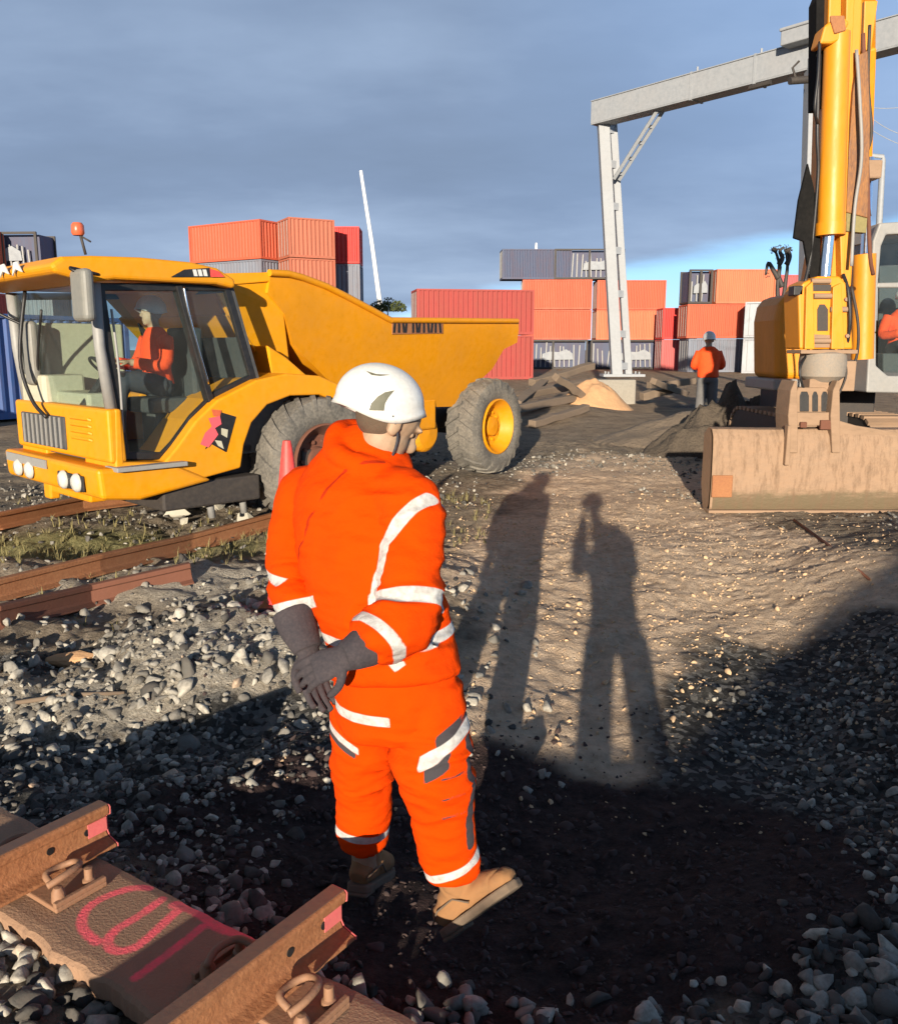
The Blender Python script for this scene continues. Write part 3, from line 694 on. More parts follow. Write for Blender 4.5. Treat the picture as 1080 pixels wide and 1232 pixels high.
# tow brackets hanging under the bumper
m_ = MB(); m_.box(A.L(fs0 + .1, 1.1, bz0 - .03), A.b * .08, A.l * .5, V((0, 0, .05))); m_.box(A.L(fs0 + .05, 1.55, bz0 - .07), A.b * .05, A.l * .08, V((0, 0, .08)))
m_.build('tow_bracket', M['yellow'], truck, bevel=.02)
# grille and vents on the front panel
m_ = MB(); m_.box(A.L(fs0 - .035, FW - .72, (fz + fb) / 2 + .11), A.b * .015, A.l * .52, V((0, 0, .15))); gr = m_.build('grille', M['interior'], truck, bevel=.02)
m_ = MB()
for q in range(9): m_.box(A.L(fs0 - .055, FW - 1.16 + q * .11, (fz + fb) / 2 + .11), A.b * .006, A.l * .012, V((0, 0, .14)))
m_.build('grille_bars', M['grey'], gr)
for q in range(4):
    m_ = MB(); zz = fb + .44 + q * .058
    m_.prism([A.L(fs0 - .032, .32, zz), A.L(fs0 - .06, .34, zz + .012), A.L(fs0 - .06, .72, zz + .012), A.L(fs0 - .032, .76, zz)], V((0, 0, .022))); m_.build('vent_louvre', M['yellow'], truck, bevel=.004)
# step under the door
m_ = MB(); ss = A.sz(165, 560)[0]; m_.box(A.L(ss + .1, .02, A.sz(165, 562)[1]), A.b * .32, A.l * .12, V((0, 0, .02))); m_.build('step', M['grey'], truck, bevel=.008)
for q in (.9, 1.25):
    MB().tube([A.L(fs0 + q, .3, .55), A.L(fs0 + q + .1, .25, .35), A.L(fs0 + q + .12, .25, .18)], .035, 8).build('hose', M['grey'], truck, smooth=True)
# cab frame: near and far
glz = [(116, 340), (276, 341), (309, 456), (262, 479), (236, 505), (213, 537), (198, 553), (148, 553)]
IN = .12
gp_ = [A.px(a, b, IN) for a, b in glz]
def shrink(poly, k):
    c = sum(poly, V((0, 0, 0))) / len(poly)
    out = []
    n = len(poly)
    for i in range(n):
        p = poly[i]; d1_ = (poly[i] - poly[i - 1]).normalized(); d2_ = (poly[(i + 1) % n] - poly[i]).normalized()
        nrm = (poly[1] - poly[0]).cross(poly[3] - poly[0]).normalized()
        n1_ = nrm.cross(d1_); n2_ = nrm.cross(d2_)
        if n1_.dot(c - p) < 0 and n2_.dot(c - p) < 0: n1_, n2_ = -n1_, -n2_
        bis = (n1_ + n2_); bis.normalize(); out.append(p + bis * (k / max(.4, bis.dot(n1_))))
    return out
def frame_ring(poly, k, off):
    inn = shrink(poly, k); n = len(poly); m2 = MB()
    for i in range(n):
        a, b, c, d = poly[i], poly[(i + 1) % n], inn[(i + 1) % n], inn[i]
        m2.add([a, b, c, d, a + off, b + off, c + off, d + off], [(0, 1, 2, 3), (7, 6, 5, 4), (0, 4, 5, 1), (2, 6, 7, 3)])
    return m2
cabframe = None
far_off = A.l * (FW - 2 * IN)
for off in (V((0, 0, 0)), far_off):
    fr_ = frame_ring([p + off for p in gp_], .065, A.l * .05)
    a_, b_ = A.px(214, 343, IN) + off, A.px(254, 486, IN) + off
    fr_.beam(a_ + A.l * .025, b_ + A.l * .025, .06, .10, A.l)
    o = fr_.build('cab_frame', M['black'], truck, bevel=.008)
    if cabframe is None: cabframe = o
    g_ = MB(); g_.prism([p + off + A.l * .02 for p in shrink(gp_, .03)], A.l * .006); g_.build('side_glass', M['glass'], truck)
# handrail / bright seal lines on the door
MB().tube(smooth_pts([A.px(219, 345, IN) - A.l * .03, A.px(224, 375, IN) - A.l * .04, A.px(236, 420, IN) - A.l * .04, A.px(249, 462, IN) - A.l * .03], 5), .010, 8).build('handrail', M['chrome'], truck, smooth=True)
MB().tube(smooth_pts([A.px(132, 372, IN) - A.l * .03, A.px(137, 420, IN) - A.l * .05, A.px(142, 470, IN) - A.l * .05, A.px(146, 520, IN) - A.l * .03], 5), .011, 8).build('handrail', M['grey'], truck, smooth=True)
# windscreen
at, ab = A.px(116, 340, IN), A.px(138, 493, IN)
m_ = MB(); m_.add([at + A.l * .03 - A.b * .02, ab + A.l * .03 - A.b * .02, ab + far_off - A.b * .02, at + far_off - A.b * .02,
                   at + A.l * .03 - A.b * .012, ab + A.l * .03 - A.b * .012, ab + far_off - A.b * .012, at + far_off - A.b * .012], [(0, 1, 2, 3), (7, 6, 5, 4), (0, 4, 5, 1), (1, 5, 6, 2), (2, 6, 7, 3), (3, 7, 4, 0)])
m_.build('windscreen', M['glass2'], truck)
for o_ in (V((0, 0, 0)), far_off):
    MB().tube([at + o_ - A.b * .02, (at + ab) / 2 + o_ - A.b * .05, ab + o_ - A.b * .03], [.05, .045, .05], 10).build('windscreen_pillar', M['grey'], truck, smooth=True)
MB().tube(smooth_pts([ab + A.l * 1.5 - A.b * .06, ab + A.l * 1.4 - A.b * .08 + V((0, 0, .4)), ab + A.l * 1.1 - A.b * .12 + V((0, 0, .85))], 4), .012, 6).build('wiper', M['black'], truck, smooth=True)
# rear wall
bt_, bb_ = A.px(276, 341, IN), A.px(309, 456, IN)
m_ = MB(); m_.add([bt_, bb_, bb_ + far_off, bt_ + far_off], [(0, 1, 2, 3)]); 
m_ = MB()
for (u0, u1, v0, v1) in ((0, 1, 0, .08), (0, 1, .55, 1), (0, .06, .08, .55), (.94, 1, .08, .55)):
    P = lambda u, v: bt_ + (bb_ - bt_) * v + far_off * u
    m_.add([P(u0, v0), P(u0, v1), P(u1, v1), P(u1, v0)] + [P(u0, v0) + A.b * .03, P(u0, v1) + A.b * .03, P(u1, v1) + A.b * .03, P(u1, v0) + A.b * .03], [(0, 1, 2, 3), (7, 6, 5, 4), (0, 4, 5, 1), (1, 5, 6, 2), (2, 6, 7, 3), (3, 7, 4, 0)])
m_.build('rear_wall', M['interior'], truck)
# cab interior: floor, tub, console, seat
m_ = MB(); fzc = A.sz(160, 553, IN)[1]
m_.box(A.L(fs0 + .75, FW / 2, fzc + .0), A.b * .7, A.l * (FW / 2 - .2), V((0, 0, .03))); m_.box(A.L(fs0 + 1.62, FW / 2, fzc + .25), A.b * .28, A.l * (FW / 2 - .2), V((0, 0, .3)))
m_.build('cab_floor', M['interior'], truck)
m_ = MB(); m_.box(A.L(fs0 + .28, FW * .60, fz - .02), A.b * .16, A.l * .55, V((0, 0, .12))); m_.box(A.L(fs0 + .2, FW * .80, fz - .05), A.b * .2, A.l * .28, V((0, 0, .30)))
m_.build('dashboard', M['cream'], truck, bevel=.03)
m_ = MB(); m_.box(A.L(fs0 + .55, FW - .32, fz + .32), A.b * .42, A.l * .03, V((0, 0, .42))); m_.build('side_panel', M['cream'], truck, bevel=.02)
SEAT = A.L(fs0 + .86, .80, 0)
m_ = MB(); m_.box(SEAT + V((0, 0, fzc + .42)), A.b * .24, A.l * .26, V((0, 0, .07))); m_.box(SEAT + A.b * .27 + V((0, 0, fzc + .78)), A.b * .06, A.l * .25, V((0, 0, .36)))
m_.box(SEAT + V((0, 0, fzc + .2)), A.b * .15, A.l * .15, V((0, 0, .2))); m_.build('driver_seat', M['interior'], truck, bevel=.03)
swc = A.L(fs0 + .36, .80, fzc + .74); sn_ = (A.b * .75 + V((0, 0, .9))).normalized()
m_ = MB(); xx_ = A.l; yy_ = sn_.cross(xx_).normalized()
ring = [swc + xx_ * .19 * math.cos(t) + yy_ * .19 * math.sin(t) for t in np.linspace(0, 2 * math.pi, 25)]
m_.tube(ring, .014, 8); m_.beam(swc + xx_ * .18, swc - xx_ * .18, .03, .015); m_.beam(swc, swc + yy_ * .18, .03, .015); m_.tube([swc, swc - sn_ * .5], .035, 8); m_.build('steering_wheel', M['black'], truck, smooth='auto')
# roof: profile along the cab with a front visor
rp = [(60, 318), (75, 308), (110, 307), (170, 309), (232, 315), (262, 322), (284, 336), (284, 347), (262, 342), (200, 339), (140, 336), (112, 339), (84, 333), (66, 328)]
rpp = [A.px(a, b, 0) for a, b in rp]
m_ = MB(); m_.prism(rpp, A.l * (FW - .05)); roof = m_.build('roof', M['yellow'], truck, bevel=.035, seg=3)
rt = A.sz(110, 307)[1]
m_ = MB()
vis = A.px(62, 318, 0)
for t_ in (.55, .85):
    p = A.px(64, 322, 0) + A.l * t_ - A.b * .03; 
    m_.prism([p, p + A.l * .10 + V((0, 0, .09)), p + A.l * .18 + V((0, 0, .085)), p + A.l * .22 - V((0, 0, .02)), p + A.l * .14 + V((0, 0, .03))], -A.b * .01)
m_.build('roof_emblem', M['white'], roof)
# air intake in the roof side
m_ = MB(); ai = [A.px(a, b, -.012) for a, b in ((206, 333), (222, 324), (252, 322), (258, 327), (262, 333), (240, 333))]; m_.prism(ai, A.l * .03); m_.build('air_intake', M['black'], roof)
m_ = MB(); 
for q in range(3): m_.prism([A.px(a, b, -.018) for a, b in ((232 + q * 6, 324), (236 + q * 6, 324), (238 + q * 6, 332), (234 + q * 6, 332))], A.l * .006)
m_.build('white_roof_marking', M['white'], roof)
m_ = MB(); m_.prism([A.px(a, b, -.018) for a, b in ((253, 323), (263, 326), (270, 333), (254, 333))], A.l * .006); m_.build('red_roof_marking', M['cone'], roof)
# beacon
bb0 = A.px(103, 306, .25); bk = MB(); bk.tube([bb0, bb0 + V((-.02, 0, .10)), bb0 + V((-.035, 0, .17))], .012, 8); bk.tube([bb0 + V((-.02, 0, .14)), bb0 + V((.05, 0, .10))], .008, 6)
beacon = bk.build('beacon_stem', M['dark'], truck, smooth=True)
bl = MB(); bl.lathe(bb0 + V((-.05, 0, .15)), (0, 0, 1), [(0, .040), (.02, .052), (.08, .050), (.10, .035), (.105, .0001)], 18); bl.build('beacon_lamp', M['red'], beacon, smooth='auto')
# mirrors
def mirror(c, w, h, arm0):
    mr = MB(); mr.box(c, A.l * w, A.b * .05, V((0, 0, h))); o = mr.build('mirror', M['mirror'], truck, bevel=.045, seg=4)
    MB().tube(smooth_pts([arm0, (arm0 + c) / 2 - A.b * .15 + V((0, 0, .12)), c + V((0, 0, h * .8))], 4), .014, 8).build('mirror_arm', M['black'], o, smooth=True)
mc = A.px(118, 356, -.16) - A.b * .12
mirror(mc, .13, .20, A.px(118, 330, 0))
mc2 = W(38, 425, 8.4); mirror(mc2, .10, .30, A.L(fs0 - .2, FW - .1, rt - .2))
MB().tube(smooth_pts([W(30, 350, 8.3), W(24, 430, 8.2), W(38, 480, 8.1), W(56, 502, 8.0)], 5), .018, 8).build('mirror_bar', M['black'], truck, smooth=True)
# fender side sticker, an abstract mark in pink, red and black
st = MB(); S6 = 5.13
def stk(pts, c, nm):
    q = MB(); q.prism([A.px(130 + a / S6, 320 + b / S6, -.006 - c) for a, b in pts], A.l * .003)
    return q.build('fender_sticker', M[nm], body)
stk([(690, 900), (790, 930), (730, 1150), (640, 1100), (600, 1130)], .0, 'black')
stk([(620, 940), (690, 925), (700, 975), (660, 1000), (680, 1040), (620, 1120), (570, 1100), (600, 1030), (640, 990)], .004, 'pink')
stk([(700, 1000), (740, 1010), (735, 1060), (700, 1040)], .004, 'cream')
stk([(660, 1075), (700, 1080), (715, 1130), (680, 1110)], .004, 'cream')
stk([(640, 885), (700, 890), (690, 930), (650, 925)], .003, 'red')
# wheels front
WR = .66
wz = WR - .02
wheel(truck, A.L(0.0, .16, wz), -A.l, WR, .50, 'rust2'); wheel(truck, A.L(0.0, FW - .16, wz), A.l, WR, .50, 'rust2')
# rear unit
jc = (A.L(.75, FW / 2, .8)); rc = B.L(0, FW / 2, .8)
m_ = MB(); m_.beam(A.L(.2, FW / 2, .85), A.L(.9, FW / 2, .85), .7, .35); m_.beam(A.L(.8, FW / 2, .85), rc, .55, .30); m_.beam(rc, B.L(1.0, FW / 2, .85), .9, .25)
m_.beam(B.L(0, .5, .66), B.L(0, FW - .5, .66), .2, .2)
m_.build('rear_chassis', M['dark'], truck, bevel=.03)
m_ = MB(); jp = B.px(505, 520, .5); m_.lathe(jp, -B.l, [(-.2, .26), (.1, .26), (.14, .2), (.16, .0001)], 24); m_.box(jp + B.b * -.1 + V((0, 0, .25)), B.b * .2, B.l * .2, V((0, 0, .2))); m_.build('axle_link', M['yellow'], truck, bevel=.03)
# yellow cowl between cab and skip
cow = [A.px(a, b, .35) for a, b in ((322, 415), (345, 430), (400, 478), (430, 492), (398, 486), (348, 456), (326, 452))]
m_ = MB(); m_.prism(cow, A.l * (FW - .7)); m_.build('rear_cowl', M['yellow'], truck, bevel=.02)
m_ = MB(); lp = A.px(351, 459, .33); m_.lathe(lp, -A.l, [(0, .045), (.03, .045), (.04, .03), (.042, .0001)], 16); m_.build('indicator_lamp', M['red'], truck, smooth='auto')
m_ = MB(); m_.box(A.L(fs0 + 2.25, FW / 2, 1.2), A.b * .22, A.l * .6, V((0, 0, .28))); m_.build('engine_block', M['rust2'], truck, bevel=.03)
wheel(truck, B.L(0, .20, WR + .03), -B.l, WR, .50); wheel(truck, B.L(0, FW - .20, WR + .03), B.l, WR, .50)
# skip: stations along B read off the photo outline on the near side plane
ST = [  # (top px), (fold px), (bottom px), bottom inset
    ((324, 327), (322, 338), (322, 352), .02),
    ((346, 329), (344, 352), (342, 378), .03),
    ((362, 332), (360, 358), (352, 414), .10),
    ((392, 343), (390, 375), (392, 455), .22),
    ((420, 357), (418, 388), (430, 478), .30),
    ((448, 372), (446, 396), (465, 487), .32),
    ((470, 384), (469, 402), (500, 490), .34),
    ((535, 385), (535, 402), (548, 489), .34),
    ((580, 384), (580, 400), (572, 462), .28),
    ((600, 384), (600, 399), (592, 444), .22),
    ((612, 384), (612, 398), (606, 420), .10),
    ((624, 386), (623, 397), (622, 412), .02)]
def skip_mesh(th):
    mb = MB(); n = 0
    for (tp, fp, bp_, ins) in ST:
        a = B.px(*tp, 0.0); f = B.px(*fp, 0.02); b = B.px(*bp_, ins)
        sa = (a - B.O).dot(B.b); az, fz_, bz = a.z, f.z, b.z; sb = (b - B.O).dot(B.b)
        ww = FW
        L_ = [B.L(sa, 0, az), B.L(sa, .0, fz_), B.L(sb, ins, bz)]
        Rr_ = [B.L(sb, ww - ins, bz), B.L(sa, ww, fz_), B.L(sa, ww, az)]
        inner = [B.L(sa, ww - th, az), B.L(sa, ww - th, fz_), B.L(sb, ww - ins - th, bz + th), B.L(sb, ins + th, bz + th), B.L(sa, th, fz_), B.L(sa, th, az)]
        mb.v += L_ + Rr_ + inner; n += 1
    for i in range(n - 1):
        for j in range(12):
            a, b = i * 12 + j, i * 12 + (j + 1) % 12; mb.f.append((a, b, b + 12, a + 12))
    mb.f.append(tuple(range(12))); mb.f.append(tuple((n - 1) * 12 + j for j in range(12)))
    return mb
skip = skip_mesh(.06).build('skip', M['yellow'], truck, smooth='auto')
# front headboard (canopy) of the skip reaching over the cab
m_ = MB()
nA = B.px(324, 327, 0); nB = B.px(322, 352, .0); 
sA = (nA - B.O).dot(B.b)
lipz = pz(284, 338, 10.2)
hb = [(sA + .0, nA.z, 0.0), (sA - .75, nA.z - .04, .05)]
m_.add([B.L(sA + .02, 0, nA.z), B.L(sA + .02, FW, nA.z), B.L(sA - .62, FW - .15, nA.z - .05), B.L(sA - .62, .15, nA.z - .05),
        B.L(sA + .02, 0, nA.z - .09), B.L(sA + .02, FW, nA.z - .09), B.L(sA - .62, FW - .15, nA.z - .17), B.L(sA - .62, .15, nA.z - .17)],
       [(0, 1, 2, 3), (7, 6, 5, 4), (0, 4, 5, 1), (1, 5, 6, 2), (2, 6, 7, 3), (3, 7, 4, 0)])
# sloping front wall
slope = [(sA - .60, nA.z - .16), (sA - .40, nA.z - .42), (sA + .10, nA.z - .95), (sA + .75, nA.z - 1.35)]
for t0, t1 in ((0.05, FW - .05),):
    for i in range(3):
        (s0_, z0_), (s1_, z1_) = slope[i], slope[i + 1]
        m_.add([B.L(s0_, t0 + .1, z0_), B.L(s0_, t1 - .1, z0_), B.L(s1_, t1 - .2, z1_), B.L(s1_, t0 + .2, z1_), B.L(s0_ + .05, t0 + .1, z0_ + .03), B.L(s0_ + .05, t1 - .1, z0_ + .03), B.L(s1_ + .05, t1 - .2, z1_ + .03), B.L(s1_ + .05, t0 + .2, z1_ + .03)],
               [(0, 1, 2, 3), (7, 6, 5, 4), (0, 4, 5, 1), (1, 5, 6, 2), (2, 6, 7, 3), (3, 7, 4, 0)])
# gusset side
bz_ = [B.L(sA + .02, .03, nA.z - .05), B.L(sA - .62, .15, nA.z - .10), B.L(sA - .40, .15, nA.z - .42), B.L(sA + .10, .18, nA.z - .95), B.L(sA + .35, .12, nA.z - .9), B.L(sA + .2, .03, nA.z - .35)]
m_.prism(bz_, B.l * .05)
m_.build('headboard', M['yellow'], skip, bevel=.012)
m_ = MB(); m_.tube([B.L(sA - .62, .12, nA.z - .12), B.L(sA - .62, FW - .12, nA.z - .12)], .05, 12); m_.tube([B.px(470, 385, -.01), B.px(622, 386, -.01)], .035, 10); m_.tube([B.px(a, b, -.01) for a, b in ((324, 328), (346, 329), (362, 333), (392, 344), (420, 358), (448, 373), (470, 385))], .035, 10)
m_.build('rim_tube', M['yellow'], skip, smooth='auto')
m_ = MB(); m_.prism([B.px(a, b, -.012) for a, b in ((472, 388), (533, 388), (533, 401), (472, 402))], B.l * .01); bd = m_.build('side_lettering_panel', M['rust'], skip)
m_ = MB()
xs_ = [474, 479, 484, 488, 496, 500, 504, 509, 514, 519, 523, 528]
for i_, x_ in enumerate(xs_):
    m_.prism([B.px(a, b, -.02) for a, b in ((x_, 389), (x_ + 2.2, 389), (x_ + 2.2 + (i_ % 3 - 1), 400), (x_ + (i_ % 3 - 1), 400))], B.l * .006)
m_.build('side_lettering', M['black'], bd)
# hydraulic ram under skip
m_ = MB(); m_.tube([B.L(-1.3, .6, .9), B.L(-.4, .6, 1.15)], .07, 12); m_.build('tipping_ram', M['dark'], truck, smooth='auto')

# ------------------------------------------------------------------ shipping containers
def container_mesh(Lc, open_side=False):
    """local: x along length, y depth, z up, origin at bottom centre"""
    Wc, Hc = 2.44, 2.55; body = MB()
    def corr(p0, d, ln, nrm, z0, z1, pitch=.28, dep=.05):
        n = max(2, int(ln / pitch)); pr = []
        for i in range(n):
            for f_, o_ in ((0, 0), (.3, 0), (.5, -dep), (.8, -dep)):
                pr.append((ln * (i + f_) / n, o_))
        pr.append((ln, 0)); k = len(body.v)
        for s_, o_ in pr:
            q = p0 + d * s_ + nrm * o_; body.v.extend([q + V((0, 0, z0)), q + V((0, 0, z1))])
        for i in range(len(pr) - 1): body.f.append((k + 2 * i, k + 2 * i + 2, k + 2 * i + 3, k + 2 * i + 1))
    X, Y = V((1, 0, 0)), V((0, 1, 0)); h = Wc / 2
    if not open_side: corr(V((-Lc / 2, -h + .02, 0)), X, Lc, -Y, .12, Hc - .08)
    corr(V((-Lc / 2, h - .02, 0)), X, Lc, Y, .12, Hc - .08)
    corr(V((Lc / 2 - .04, -h, 0)), Y, Wc, X, .12, Hc - .08)
    body.add([(-Lc / 2, -h + .03, Hc - .03), (Lc / 2, -h + .03, Hc - .03), (Lc / 2, h - .03, Hc - .03), (-Lc / 2, h - .03, Hc - .03)], [(0, 1, 2, 3)])
    body.add([(-Lc / 2, -h + .03, .1), (Lc / 2, -h + .03, .1), (Lc / 2, h - .03, .1), (-Lc / 2, h - .03, .1)], [(0, 1, 2, 3)])
    fr = MB()
    for sx in (-1, 1):
        for sy in (-1, 1): fr.abox((sx * (Lc / 2 - .06), sy * (h - .05), Hc / 2), .14, .12, Hc)
        for z in (.07, Hc - .06): fr.abox((sx * (Lc / 2 - .05), 0, z), .10, Wc - .22, .14 if z < 1 else .12)
    for sy in (-1, 1):
        for z in (.08, Hc - .05): fr.abox((0, sy * (h - .04), z), Lc - .26, .09, .16 if z < 1 else .10)
    dr = MB()
    for s_ in (-1, 1): dr.abox((-Lc / 2 + .03, s_ * .58, Hc / 2), .05, 1.1, Hc - .3)
    br = MB()
    for y_ in (-.9, -.3, .3, .9): br.tube([(-Lc / 2 - .02, y_, .15), (-Lc / 2 - .02, y_, Hc - .15)], .02, 6)
    return [m_.mesh(nm) for m_, nm in ((body, 'corrugated_wall'), (fr, 'frame'), (dr, 'door_panel'), (br, 'locking_bars'))]
CM = {}
def cont_mat(name, col, dirt=.35):
    return mat(name, col, .6, dirt=.6, dcol=(.17, .085, .06), dscale=.9, bumps=.2, bscale=4, bd=.02, stretch=(2.2, 2.2, .35))
for nm, c in (('orange', (.56, .095, .040)), ('dred', (.33, .040, .032)), ('red', (.62, .025, .022)), ('pinkred', (.50, .10, .10)), ('navy', (.05, .075, .14)), ('grey', (.17, .20, .25)), ('peach', (.62, .16, .07)), ('white', (.36, .39, .42)), ('blue', (.04, .10, .28)), ('rusty', (.45, .13, .07))):
    CM[nm] = cont_mat('container_' + nm, c)
CMESH = {}
CP = {}
def proto(Lc):
    if Lc in CP: return CP[Lc]
    ms = container_mesh(Lc)
    for m_ in ms: m_.materials.append(CM['orange'])
    CP[Lc] = ms; return ms
def container(x, y, z, ang, Lc, col, label, group='shipping containers stacked across the yard'):
    root = thing('shipping_container', label, 'container', (x, y, z), group); root.rotation_euler = (0, 0, R(ang))
    for m_, fr_ in zip(proto(Lc), (0, 1, 2, 3)):
        o = bpy.data.objects.new(m_.name, m_); COL.objects.link(o); o.parent = root
        o.material_slots[0].link = 'OBJECT'; o.material_slots[0].material = CM[col] if fr_ < 3 else M['grey']
    return root
def open_container(x, y, z, ang, Lc, label):
    """frame with slatted load and bright tarpaulins"""
    root = thing('flat_rack', label, 'container', (x, y, z), 'flat racks with loads between the containers'); root.rotation_euler = (0, 0, R(ang))
    fr = MB(); h = 1.2; Hc = 2.55
    for sx in (-1, 0, 1):
        for sy in (-1, 1): fr.abox((sx * (Lc / 2 - .06), sy * (h - .05), Hc / 2), .16, .12, Hc)
    for sy in (-1, 1):
        for z_ in (.08, Hc - .05): fr.abox((0, sy * (h - .03), z_), Lc, .10, .14)
    fr.abox((0, 0, .1), Lc, 2.2, .12)
    def lk(mb, nm, m_):
        me = mb.mesh(nm); me.materials.append(m_); o = bpy.data.objects.new(nm, me); COL.objects.link(o); o.parent = root; return o
    lk(fr, 'frame', M['dark'])
    b = MB(); b.abox((0, .25, Hc / 2), Lc - .2, 1.7, Hc - .2); lk(b, 'dark_cargo', CM['navy'])
    w = MB(); rr = random.Random(int(x * 10 + z * 7))
    nb = int(Lc * 2.2)
    for i in range(nb):
        xx = -Lc / 2 + .3 + i * (Lc - .6) / nb; t = rr.uniform(-.15, .15); top = rr.uniform(1.5, 2.35)
        w.beam((xx, -.85, .2), (xx + t, -.85, top), .10, .06, (0, 1, 0))
    lk(w, 'upright_slats', M['grey'])
    w = MB()
    xx = rr.uniform(-Lc * .2, Lc * .2); hw_ = min(1.4, Lc * .3); top_ = [(-1, .8), (-.95, 1.35), (-.5, 1.55), (.1, 1.5), (.55, 1.75), (.95, 1.4), (1, .85)]
    w.prism([V((xx + a * hw_, -.96, b)) for a, b in top_], V((0, .4, 0)))
    lk(w, 'white_cover', M['tarp'])
    return root
HC = 2.6
def cpos(px0, px1, Y, ang):
    a, b = W(px0, 420, Y), W(px1, 420, Y); return (a.x + b.x) / 2, abs(b.x - a.x)
def row(pxc, Y, ang): return W(pxc, 420, Y).x
# far orange pair stack with open rack above and below, seen left and right of the gantry post
XO = row(706, 80, 0)
open_container(XO - 3.2, 80, 0, 0, 6.1, 'dark flat rack with white covers, directly right of the dark red container pair')
open_container(XO + 3.2, 80, 0, 0, 6.1, 'dark flat rack behind the foot of the gantry post, lowest of its stack')
for k_, z_ in enumerate((HC, 2 * HC)):
    container(XO - 2.9, 80, z_, -2, 6.06, 'orange', ('lower', 'upper')[k_] + ' orange container left of the gantry post, above a dark flat rack')
    container(XO + 3.7, 80.6, z_, 0, 6.06, 'orange' if k_ else 'peach', ('lower', 'upper')[k_] + ' orange container right behind the gantry post')
container(row(642, 80, 0), 80.2, 3 * HC, 2, 6.06, 'navy', 'dark blue container topmost left of the gantry post')
open_container(row(704, 80, 0), 80.2, 3 * HC, 0, 6.1, 'slatted flat rack topmost of the stack right behind the gantry post')
# dark red pair nearer, angled
container(W(568, 420, 52).x, 53, 0, 10, 6.9, 'dred', 'dark red container on the ground behind the skip of the dump truck')
container(W(568, 420, 52).x, 53, HC, 10, 6.9, 'dred', 'dark red container stacked on another, just above the skip of the dump truck')
# right of the post
container(W(812, 420, 76).x, 76, 0, 0, 2.9, 'pinkred', 'short pinkish red container on the ground left of the distant worker')
container(W(812, 420, 76).x, 76, HC, 0, 2.9, 'red', 'short bright red container on a pinkish one, left of the distant worker')
XR = W(868, 420, 70).x
container(XR, 70, 0, 2, 6.06, 'grey', 'grey container on the ground behind the distant worker')
container(XR - .2, 70, HC, 2, 6.06, 'orange', 'red orange container second from the ground behind the distant worker')
container(XR + 1.2, 70, 2 * HC, 2, 4.6, 'peach', 'pale orange container topmost behind the distant worker')
open_container(XR - 2.2, 70.3, 2 * HC, 2, 1.8, 'small dark open rack beside the topmost pale orange container')
container(W(915, 420, 68).x, 68, 0, 70, 6.06, 'white', 'whitish container on the ground half hidden by the excavator hood')
container(W(915, 420, 68).x, 68, HC, 70, 6.06, 'white', 'whitish container second tier, half hidden by the excavator hood')
container(W(950, 420, 74).x, 75, 0, 4, 6.06, 'dred', 'dark red container on the ground behind the excavator')
container(W(950, 420, 74).x, 75, HC, 4, 6.06, 'dred', 'dark red container second tier behind the excavator')
container(W(950, 420, 74).x, 75, 2 * HC, 4, 6.06, 'pinkred', 'pinkish container topmost behind the excavator')
container(W(1085, 420, 70).x, 70, 0, 0, 6.06, 'orange', 'orange container on the ground at the far right behind the excavator cab')
container(W(1085, 420, 70).x, 70, HC, 0, 6.06, 'grey', 'grey container on an orange one behind the excavator cab')
# left tall stack behind the truck
def stackL(pxc, Y, ang, Lc, cols, labels, dx=0):
    x_ = W(pxc, 420, Y).x
    for i, (c_, l_) in enumerate(zip(cols, labels)): container(x_ + (dx if i == len(cols) - 1 else 0), Y, i * HC, ang, Lc, c_, l_)
stackL(290, 64, -32, 6.9, ['orange', 'dred', 'grey', 'orange'], ['orange container on the ground hidden behind the truck cab', 'dark red container second tier behind the truck cab', 'grey blue container under the big orange one above the truck', 'big orange red container topmost of the tall stack above the truck'])
stackL(372, 62, 28, 3.2, ['rusty', 'rusty', 'rusty', 'rusty'], ['rusty red container on the ground behind the truck skip', 'rusty red container second tier behind the truck skip', 'rusty red container third tier, partly above the truck skip', 'rusty streaked red container topmost at the right end of the tall stack'])
stackL(416, 66, 0, 2.5, ['grey', 'dred', 'grey', 'red'], ['grey container at the bottom right of the tall stack', 'dark red container second tier at the right of the tall stack', 'grey container directly under the bright red one', 'bright red short container at the right shoulder of the tall stack'])
open_container(W(25, 420, 58).x, 58, 2 * HC + 1.2, -4, 4.6, 'dark slatted rack high on the stack left of the truck roof')
for i, (c_, l_) in enumerate((('navy', 'navy container on the ground left behind the truck'), ('grey', 'grey container second tier left behind the truck'))):
    container(W(25, 420, 58).x, 58, i * HC + i * .01, -4, 6.06, c_, l_)
container(W(-48, 420, 56).x, 56, 2 * HC + 1.2, -4, 5.6, 'orange', 'orange container at the left edge, high beside the dark slatted rack')
container(W(-48, 420, 56).x, 56, 0, -4, 6.06, 'dred', 'dark red container on the ground at the left edge')
container(W(-48, 420, 56).x, 56, HC, -4, 6.06, 'dred', 'dark red container second tier at the left edge')
# nearer blue container left of the cab
container(W(-20, 420, 22).x, 23, .05, 62, 6.06, 'blue', 'blue corrugated container just left of the truck windscreen')
